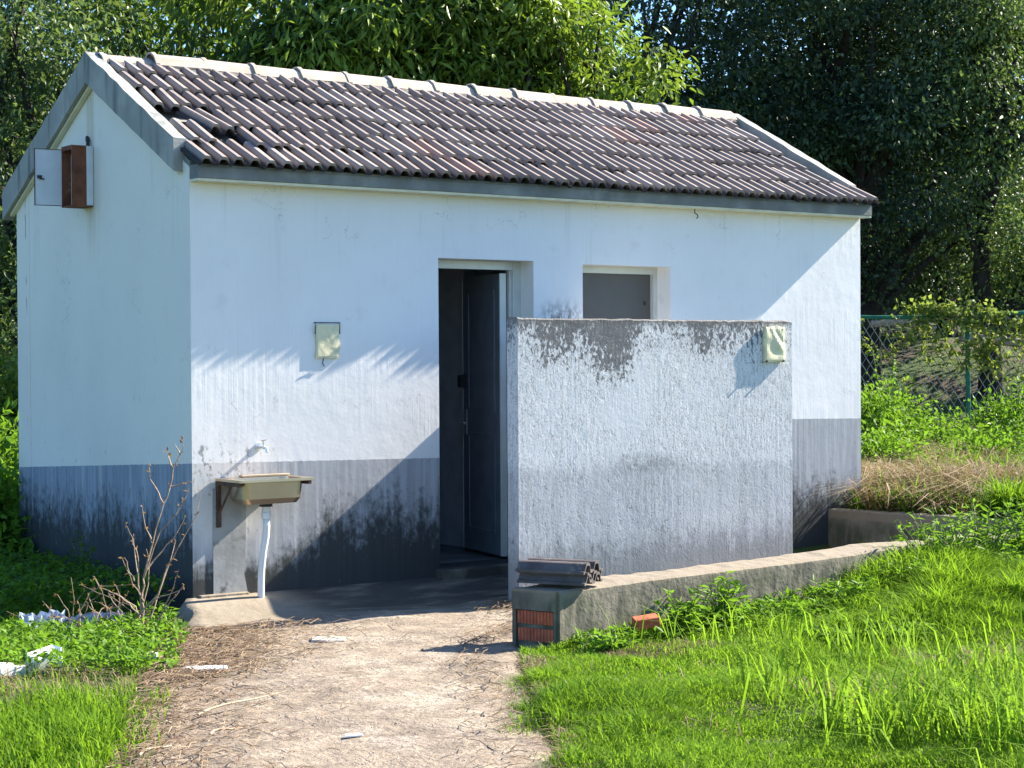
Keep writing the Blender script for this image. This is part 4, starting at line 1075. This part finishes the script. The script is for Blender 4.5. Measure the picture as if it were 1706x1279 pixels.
stems('bare_shrub', 'tall leafless shrub with thin bare stems in front of the left corner', 'shrub', 10.55, [
    [(845, 1150), (840, 1000), (850, 860), (900, 650), (970, 420), (1010, 310), (1025, 210), (1080, 120), (1085, 30)],
    [(970, 420), (920, 330), (885, 270), (880, 180)], [(900, 650), (860, 570), (840, 440)], [(850, 860), (940, 600), (1040, 490), (1110, 350), (1130, 290)],
    [(870, 800), (960, 700), (1050, 600), (1100, 490)], [(835, 1100), (820, 900), (815, 740), (780, 620), (745, 545)], [(820, 900), (800, 750), (790, 600)], [(800, 880), (770, 830), (735, 740)],
    [(720, 1270), (800, 1100), (930, 960), (1000, 780), (1060, 680), (1160, 490), (1185, 360)], [(900, 1010), (960, 970), (1090, 920)], [(960, 1040), (1000, 990), (1030, 900), (1055, 820)], [(1020, 210), (1000, 150), (992, 110)], [(1070, 130), (1035, 70)], [(1010, 320), (1130, 290)], [(760, 1270), (850, 1100), (940, 960)], [(880, 1120), (960, 900), (1020, 720), (1040, 640)], [(830, 1080), (880, 900), (885, 760), (865, 690)], [(900, 1160), (1010, 1000), (1090, 900)], [(850, 1000), (790, 900), (720, 740)], [(840, 1100), (760, 1010), (690, 960), (640, 950)]], .0070, 4, 90)
stems('dead_brush', 'low tangle of dead brown stalks left of the bare shrub', 'brush', 10.7, [
    [(830, 1120), (800, 1030), (700, 960), (600, 920), (550, 850)], [(650, 1150), (640, 1100), (600, 940), (560, 860)], [(420, 1180), (430, 1100), (440, 990), (420, 860)], [(380, 1220), (330, 1130), (300, 1050), (250, 1000)],
    [(410, 1140), (400, 1050), (340, 960)], [(590, 1160), (560, 1080), (520, 960), (600, 910), (800, 900)], [(400, 1260), (370, 1180), (330, 1080), (270, 1020)], [(700, 1160), (680, 1090), (740, 980), (760, 940)],
    [(480, 1170), (470, 1060), (530, 950)], [(660, 1140), (650, 1040), (560, 1000)], [(560, 1150), (600, 1050), (690, 990)], [(150, 1180), (150, 1100), (40, 1060)], [(600, 1160), (640, 1060), (720, 1010), (800, 1030)], [(800, 1140), (770, 1060), (640, 960)], [(440, 1150), (480, 1080), (460, 1000), (500, 940)], [(700, 1180), (720, 1060), (650, 980), (540, 930), (470, 900)], [(620, 1170), (590, 1080), (520, 1020), (430, 1010)], [(750, 1170), (700, 1060), (710, 960), (680, 900)], [(540, 1180), (500, 1090), (520, 1010), (590, 960)], [(860, 1150), (780, 1080), (700, 1080), (620, 1030)], [(300, 1200), (260, 1110), (180, 1080), (120, 1090)], [(500, 1200), (460, 1130), (380, 1090), (310, 1100)], [(680, 1190), (640, 1110), (600, 1090), (540, 1060), (500, 1090)]], .0060, 5, 60)
# long twigs lying on the path
for i, (a, b, lab_) in enumerate([((330, 1195), (478, 1152), 'long pale twig lying on the left half of the path'), ((350, 1228), (405, 1213), 'short pale twig near the bottom left of the path'), ((232, 1263), (300, 1240), 'thick straw stalk at the lower left path edge')]):
    p0, p1 = onz(*a, -.07), onz(*b, -.07); v = p1 - p0; nn = [p0 + v * t + np.array([0, .012 * math.sin(9 * t), .012 + .01 * math.sin(5 * t)]) for t in np.linspace(0, 1, 8)]
    bm = bmesh.new(); tube(bm, nn, [.006, .006, .005, .005, .004, .004, .003, .002], 5)
    if i == 0: tube(bm, [p1 - v * .02 + np.array([0, 0, .015]), p1 - v * .01 + np.array([.02, .06, .02])], .003, 4)
    tag(bm_obj('twig', bm, 'twig'), lab_, 'twig', 'twigs on the path')

# ------------------------------------------------------------------ chain-link fence on the rise
FD = 23.63; fdir = np.array([.813, -.582]); fp0 = at(1612, 745, FD)[:2]
fence = empty('chain_link_fence', (fp0[0], fp0[1], .3)); tag(fence, 'green chain-link fence with climbing vines at the right', 'fence')
FT = 1.99
def fpt(t, z): return (fp0[0] + fdir[0] * t, fp0[1] + fdir[1] * t, z)
for t in (-3.6, -1.2 - .6, .02, 2.2):
    bm = bmesh.new(); tube(bm, [fpt(t, .05), fpt(t - .02, FT + .03)], .030, 8); tube(bm, [fpt(t - .02, FT + .0305), fpt(t - .02, FT + .04)], .034, 8); adopt(bm_obj('post', bm, 'green_paint'), fence)
bm = bmesh.new(); tube(bm, [fpt(t, FT - .02 + .025 * math.sin(t * 1.7)) for t in np.linspace(-4, 2.6, 20)], .026, 8); adopt(bm_obj('rail', bm, 'green_paint'), fence)
V = []; Fc = []
def strip(p, q, w=.0035):
    i = len(V); p = np.array(p); q = np.array(q)
    for s in (-1, 1):
        V.append(p + np.array([fdir[0], fdir[1], 0]) * w * s); V.append(q + np.array([fdir[0], fdir[1], 0]) * w * s)
    Fc.append((i, i + 1, i + 3, i + 2))
    V.extend([p + np.array([.582, .813, 0]) * w, q + np.array([.582, .813, 0]) * w, p - np.array([.582, .813, 0]) * w, q - np.array([.582, .813, 0]) * w]); Fc.append((i + 4, i + 5, i + 7, i + 6))
for sgn, wv in ((1, .0060), (-1, .0035)):
    for t in np.arange(-6, 5, .105):
        a, b = t, t + sgn * 1.0
        ta, tb = max(-4, min(2.6, a)), max(-4, min(2.6, b))
        if abs(ta - tb) < 1e-3: continue
        za = FT - .04 - (ta - a) / (b - a) * 1.62; zb = FT - .04 - (tb - a) / (b - a) * 1.62
        strip(fpt(ta, za), fpt(tb, zb), wv)
wm = from_np('wire_mesh', V, Fc, 'wire'); wm['kind'] = 'stuff'; adopt(wm, fence)


def vine(name, t0, t1, z0, z1, nstr, label, seed):
    r = np.random.default_rng(seed); c = fpt((t0 + t1) / 2, .3); root = empty(name, c); tag(root, label, 'vine', 'vines on the fence')
    bm = bmesh.new(); P = []
    for s in range(nstr):
        t = r.uniform(t0, t1); z = r.uniform(z0, z1); pts = []; a = r.uniform(-1, 1)
        for k in range(9):
            pts.append(np.array(fpt(t, z)) + np.array([-.582, -.813, 0]) * (.035 + .02 * r.random())); t += .10 * math.cos(a) * (1 if s % 2 else -1); z += .09 * math.sin(a); z = min(z, FT + .1); a += r.normal(0, .5)
            for q in range(6): P.append(pts[-1] + r.normal(0, .045, 3))
        tube(bm, [tuple(p) for p in pts], .004, 4, False)
    adopt(bm_obj('stem', bm, 'stem'), root); P = np.array(P); A = unit(r.normal(size=P.shape) + np.array([-.4, -.6, -.4]))
    V, Fc = leaves(P, A, r.uniform(.05, .10, len(P)), r.uniform(.04, .075, len(P)), .2, .2, r); adopt(from_np('foliage', V, Fc, 'vine', tint=np.repeat(r.random(len(P)), 4)), root)
vine('climbing_vine', -.9, .1, 1.75, 2.08, 10, 'pale-leaved vine trailing along the fence rail left of the green post', 21)
vine('climbing_vine', -1.3, -.5, .9, 1.7, 5, 'thin vine on the wire mesh nearest the building', 22)
vine('climbing_vine', .1, .9, 1.5, 2.05, 11, 'thick pale vine hanging from the rail right of the green post', 23)
vine('climbing_vine', -.5, .9, 1.2, 1.7, 3, 'sparse vine sprays on the mesh around the green post', 24)
# fallen log and leaf litter on the bank behind the fence
b = at(1560, 612, 26.2); z = float(height(b[0], b[1])); bm = bmesh.new(); tube(bm, [at(1450, 540, 26.0), at(1500, 536, 26.1), at(1560, 548, 26.0)], [.05, .06, .045], 8); tag(bm_obj('log', bm, 'twig'), 'pale fallen branch on the dark bank behind the fence, left of the post', 'log')
bm = bmesh.new(); tube(bm, [at(1600, 562, 25.9), at(1660, 566, 26.0), at(1720, 574, 26.0)], [.06, .065, .06], 8); tag(bm_obj('log', bm, 'twig'), 'brown fallen branch on the bank behind the fence, right of the post', 'log')


# ------------------------------------------------------------------ shrubs
def shrub(name, c, rad, nclump, nleaf, ll, lw_, mat, label, cat='shrub', group=None, seed=0, tint=(.2, .9), sig=.16, down=.1):
    r = np.random.default_rng(seed); c = np.array(c, float); root = empty(name, tuple(c)); tag(root, label, cat, group)
    rad = np.array(rad); d = rand_dir(nclump, r); d[:, 2] = np.abs(d[:, 2]) * 1.1 - .1
    cc = d * rad * r.uniform(.45, 1.05, (nclump, 1)) * (.75 + .5 * r.random((nclump, 1))); cc[:, 2] = np.maximum(cc[:, 2], .05)
    k = r.integers(0, nclump, nleaf); P = cc[k] + r.normal(0, sig, (nleaf, 3)) * [1, 1, .8]; P[:, 2] = np.abs(P[:, 2])
    A = unit(unit(P - cc[k] * .6) * .6 + r.normal(size=(nleaf, 3)) * .6 + [0, 0, -down])
    V, Fc = leaves(P, A, ll * r.uniform(.6, 1.3, nleaf), lw_ * r.uniform(.6, 1.3, nleaf), .25, .35, r)
    base = r.uniform(tint[0], tint[1], nclump)[k]; from_np('foliage', V, Fc, mat, root, tint=np.repeat(np.clip(base + r.normal(0, .18, nleaf), 0, 1), 4))
    bm = bmesh.new()
    for q in range(min(nclump, 9)): tube(bm, [tuple(cc[q] * [.05, .05, 0]), tuple(cc[q] * .5 + [0, 0, .1]), tuple(cc[q])], [.018, .012, .005], 5, False)
    bm_obj('stem', bm, 'bark', root)


for k, (px, py, d, rx, rz, lab_) in enumerate([
        (1480, 720, 21.0, .62, .85, 'broad green shrub beside the right corner of the building, below the fence'),
        (1545, 735, 20.0, .55, .50, 'low green shrub in front of the fence, left of the green post'),
        (1700, 740, 20.5, .70, .62, 'green shrub in front of the fence, right of the green post'),
        (1450, 800, 17.5, .40, .45, 'small green bush close to the right corner of the building'),
        (1650, 800, 18.0, .35, .22, 'small low bush in the grass below the green post')]):
    b = at(px, py, d); z = float(height(b[0], b[1]))
    shrub('shrub', (b[0], b[1], z), (rx, rx, rz), 40, 6500, .065, .032, 'weed', lab_, 'shrub', 'shrubs by the fence', 60 + k, (.0, 1.0), .15)
bt = at(1478, 610, 22.0)
make_plant('sapling', (bt[0], bt[1], .3), 1.25, .22, 4, 26, .10, .05, 'weed', 'slender sapling climbing in front of the fence mesh near the building', 'sapling', None, 91, (.5, 1.0), .008)
for k, (px, py, d, rx, rz, mat, lab_) in enumerate([
        (5, 900, 15.5, .55, 1.0, 'weed', 'bright green bush behind the left rear corner of the building'),
        (-20, 760, 17.0, .7, 1.9, 'mango', 'tall feathery bush at the left edge behind the building'),
        (-40, 960, 14.0, .5, .75, 'weed', 'shaded low bush left of the gable wall')]):
    b = at(px, py, d); z = float(height(b[0], b[1]))
    shrub('shrub', (b[0], b[1], z), (rx, rx, rz), 40, 6000, .10, .045, mat, lab_, 'shrub', 'bushes left of the building', 80 + k, (.3, 1.0), .16)


# ------------------------------------------------------------------ trees
def tree(label, px, d, blobs, nclump, nleaf, ll, lw_, mat, seed, trunk_r=.16, sig=.30, tint=(.1, .9), droop=.5, clear_n=0, name='tree', group='trees behind the building', fold=.25):
    """blobs: (dx right, height, dd away, rx, rz) relative to the trunk foot; d metres along the view."""
    r = np.random.default_rng(seed); b = at(px, 600, d); z0 = float(height(b[0], b[1])); foot = np.array([b[0], b[1], z0])
    root = empty(name, (foot[0], foot[1], z0)); tag(root, label, 'tree', group)
    Rh = np.array([.813, -.582, 0]); Fh = np.array([.582, .813, 0]); cs = []
    vol = np.array([q[3] ** 2 * q[4] for q in blobs]); pick = r.choice(len(blobs), nclump, p=vol / vol.sum())
    dd = rand_dir(nclump, r); rr = r.uniform(.35, 1.0, nclump) ** .6
    cc = np.array([Rh * blobs[i][0] + Fh * blobs[i][2] + [0, 0, blobs[i][1]] for i in pick]) + dd * rr[:, None] * np.array([(blobs[i][3], blobs[i][3], blobs[i][4]) for i in pick])
    cc[:, 2] = np.maximum(cc[:, 2], .5)
    sz = r.uniform(.6, 1.3, nclump); k = r.choice(nclump, nleaf, p=sz ** 2 / (sz ** 2).sum())
    P = cc[k] + r.normal(0, 1, (nleaf, 3)) * (sig * sz[k])[:, None] * [1, 1, .62]
    outw = unit(P - cc[k]); A = unit(outw * .7 + r.normal(size=(nleaf, 3)) * .55 + [0, 0, -droop])
    V, Fc = leaves(P, A, ll * r.uniform(.6, 1.25, nleaf), lw_ * r.uniform(.7, 1.25, nleaf), fold, .4, r)
    base = r.uniform(tint[0], tint[1], nclump)[k]
    from_np('crown', V, Fc, mat, root, tint=np.repeat(np.clip(base + r.normal(0, .15, nleaf), 0, 1), 4))
    bm = bmesh.new(); top = max(q[1] for q in blobs); hh = top * .8
    tp = [np.array([r.normal(0, .08) * i, r.normal(0, .08) * i, hh * i / 6 - (.2 if i == 0 else 0)]) for i in range(7)]
    tube(bm, [tuple(p) for p in tp], [trunk_r * (1.25 if i == 0 else 1 - .12 * i) for i in range(7)], 9)
    for q in r.choice(nclump, min(nclump, 16), replace=False):
        t = int(np.clip(cc[q][2] / hh * 6 * .6, 1, 5)); s = tp[t]; e = cc[q]; m = (s + e) / 2 + [0, 0, .25] + r.normal(0, .12, 3)
        tube(bm, [tuple(s), tuple(m), tuple(e)], [trunk_r * .42, trunk_r * .26, trunk_r * .08], 6, False)
    bm_obj('trunk', bm, 'bark', root)
    return root


tree('mid-green small-leaved tree at the left edge behind the gable', 60, 21.0, [(-.5, 3.6, 0, 1.35, 1.5), (-.2, 2.0, 0, 1.1, 1.3), (.0, 5.4, 0, 1.1, 1.0)], 105, 22000, .09, .044, 'olive', 101, tint=(-.1, .95), sig=.24)
tree('dark tree standing just behind the gable peak', 150, 24.0, [(0, 3.8, 0, 1.1, 1.4), (.2, 2.2, 0, 1.2, 1.3)], 80, 14000, .10, .045, 'evergreen', 102, tint=(.1, .8))
tree('light feathery tree above the left end of the ridge', 290, 22.5, [(-.3, 5.9, 0, 1.0, .75), (.35, 5.3, .3, 1.0, .8), (.0, 4.2, .6, 1.1, 1.0)], 70, 9000, .12, .042, 'mango', 103, tint=(.0, 1.0), sig=.22)
tree('tall bright tree with drooping leaves above the middle of the ridge', 560, 19.5, [(-.9, 4.9, 0, 1.1, 1.25), (.3, 4.7, 0, 1.2, 1.25), (1.3, 5.0, .3, 1.1, 1.3), (-.2, 3.8, .2, 1.6, 1.0)], 150, 27000, .17, .045, 'mango', 104, trunk_r=.2, sig=.21, tint=(-.35, 1.25), droop=.9)
tree('lime-green tree reaching over the right half of the ridge', 930, 19.5, [(-.6, 4.5, 0, 1.0, 1.0), (.3, 4.2, -.1, .85, .75), (.95, 3.75, -.1, .48, .30), (-.7, 5.4, .2, .9, .7), (-.2, 3.5, .1, 1.1, .7)], 120, 19000, .125, .042, 'mango', 105, sig=.18, tint=(.2, 1.05), droop=.55)
tree('dark shaded tree with slanting trunks right of the lime-green tree', 1110, 26.0, [(0, 5.3, 0, 1.3, 1.6), (.4, 3.4, .2, 1.3, 1.6), (-.8, 3.6, .5, 1.2, 1.6), (.8, 6.3, 0, 1.2, 1.0)], 130, 26000, .11, .05, 'evergreen', 106, trunk_r=.2, tint=(-.4, .6))
tree('large dark round-crowned evergreen beyond the right end of the roof', 1440, 27.0, [(-.3, 4.7, 0, 1.8, 1.8), (.3, 2.8, 0, 1.8, 1.6), (-1.0, 2.8, .3, 1.4, 1.6), (1.0, 4.6, -.2, 1.3, 1.6), (0, 6.2, 0, 1.7, 1.0)], 240, 62000, .095, .045, 'evergreen', 107, trunk_r=.22, tint=(-.35, 1.0))
tree('olive-green tree with a sunlit crown at the right edge', 1650, 26.5, [(.1, 4.6, 0, 1.1, 1.5), (.4, 2.8, 0, 1.1, 1.3), (.9, 1.6, .2, 1.2, .9), (.0, 6.0, 0, 1.1, .9)], 110, 24000, .10, .045, 'olive', 108, tint=(-.1, 1.1))
# second row, seen through the gaps
for k, (px, d, mat, lab_) in enumerate([(-40, 29, 'evergreen', 'dark tree in the second row at the far left'), (620, 29, 'evergreen', 'dark tree in the second row behind the drooping-leaved tree'),
                                        (880, 30, 'evergreen', 'dark tree in the second row behind the lime-green tree'), (1365, 30.5, 'evergreen', 'dark tree in the second row left of the round-crowned evergreen'),
                                        (1580, 30, 'evergreen', 'dark tree in the second row between the evergreen and the olive-green tree')]):
    tree(lab_, px, d, [(0, 5.2, 0, 1.9, 1.9), (.4, 3.0, 0, 1.9, 1.7), (-.5, 1.4, 0, 1.9, 1.2)] + ([(0, 6.9, 0, 1.4, 1.0)] if k in (3, 4) else []), 150, 22000, .14, .07, mat, 120 + k, tint=(-.2, .5), sig=.36)
# thick wood beyond: one mass
n = 80000; r = np.random.default_rng(150); dd = r.uniform(34, 46, n); t = r.uniform(-.36, .42, n)
xw = CAM[0] + FWD[0] * dd + RIGHT[0] * t * dd; yw = CAM[1] + FWD[1] * dd + RIGHT[1] * t * dd; topz = 2.6 + .9 * np.sin(t * 22) + .7 * np.sin(t * 57 + 1)
zz = height(xw, yw) + r.random(n) * topz; P = np.stack([xw, yw, zz], 1)
V, Fc = leaves(P, unit(r.normal(size=(n, 3)) + [0, 0, -.4]), r.uniform(.25, .5, n), r.uniform(.14, .25, n), .25, .4, r)
tag(from_np('woods', V, Fc, 'evergreen', tint=np.repeat(np.clip(r.normal(.25, .2, n), 0, 1), 4)), 'dense dark wood rising behind the trees', kind='stuff')
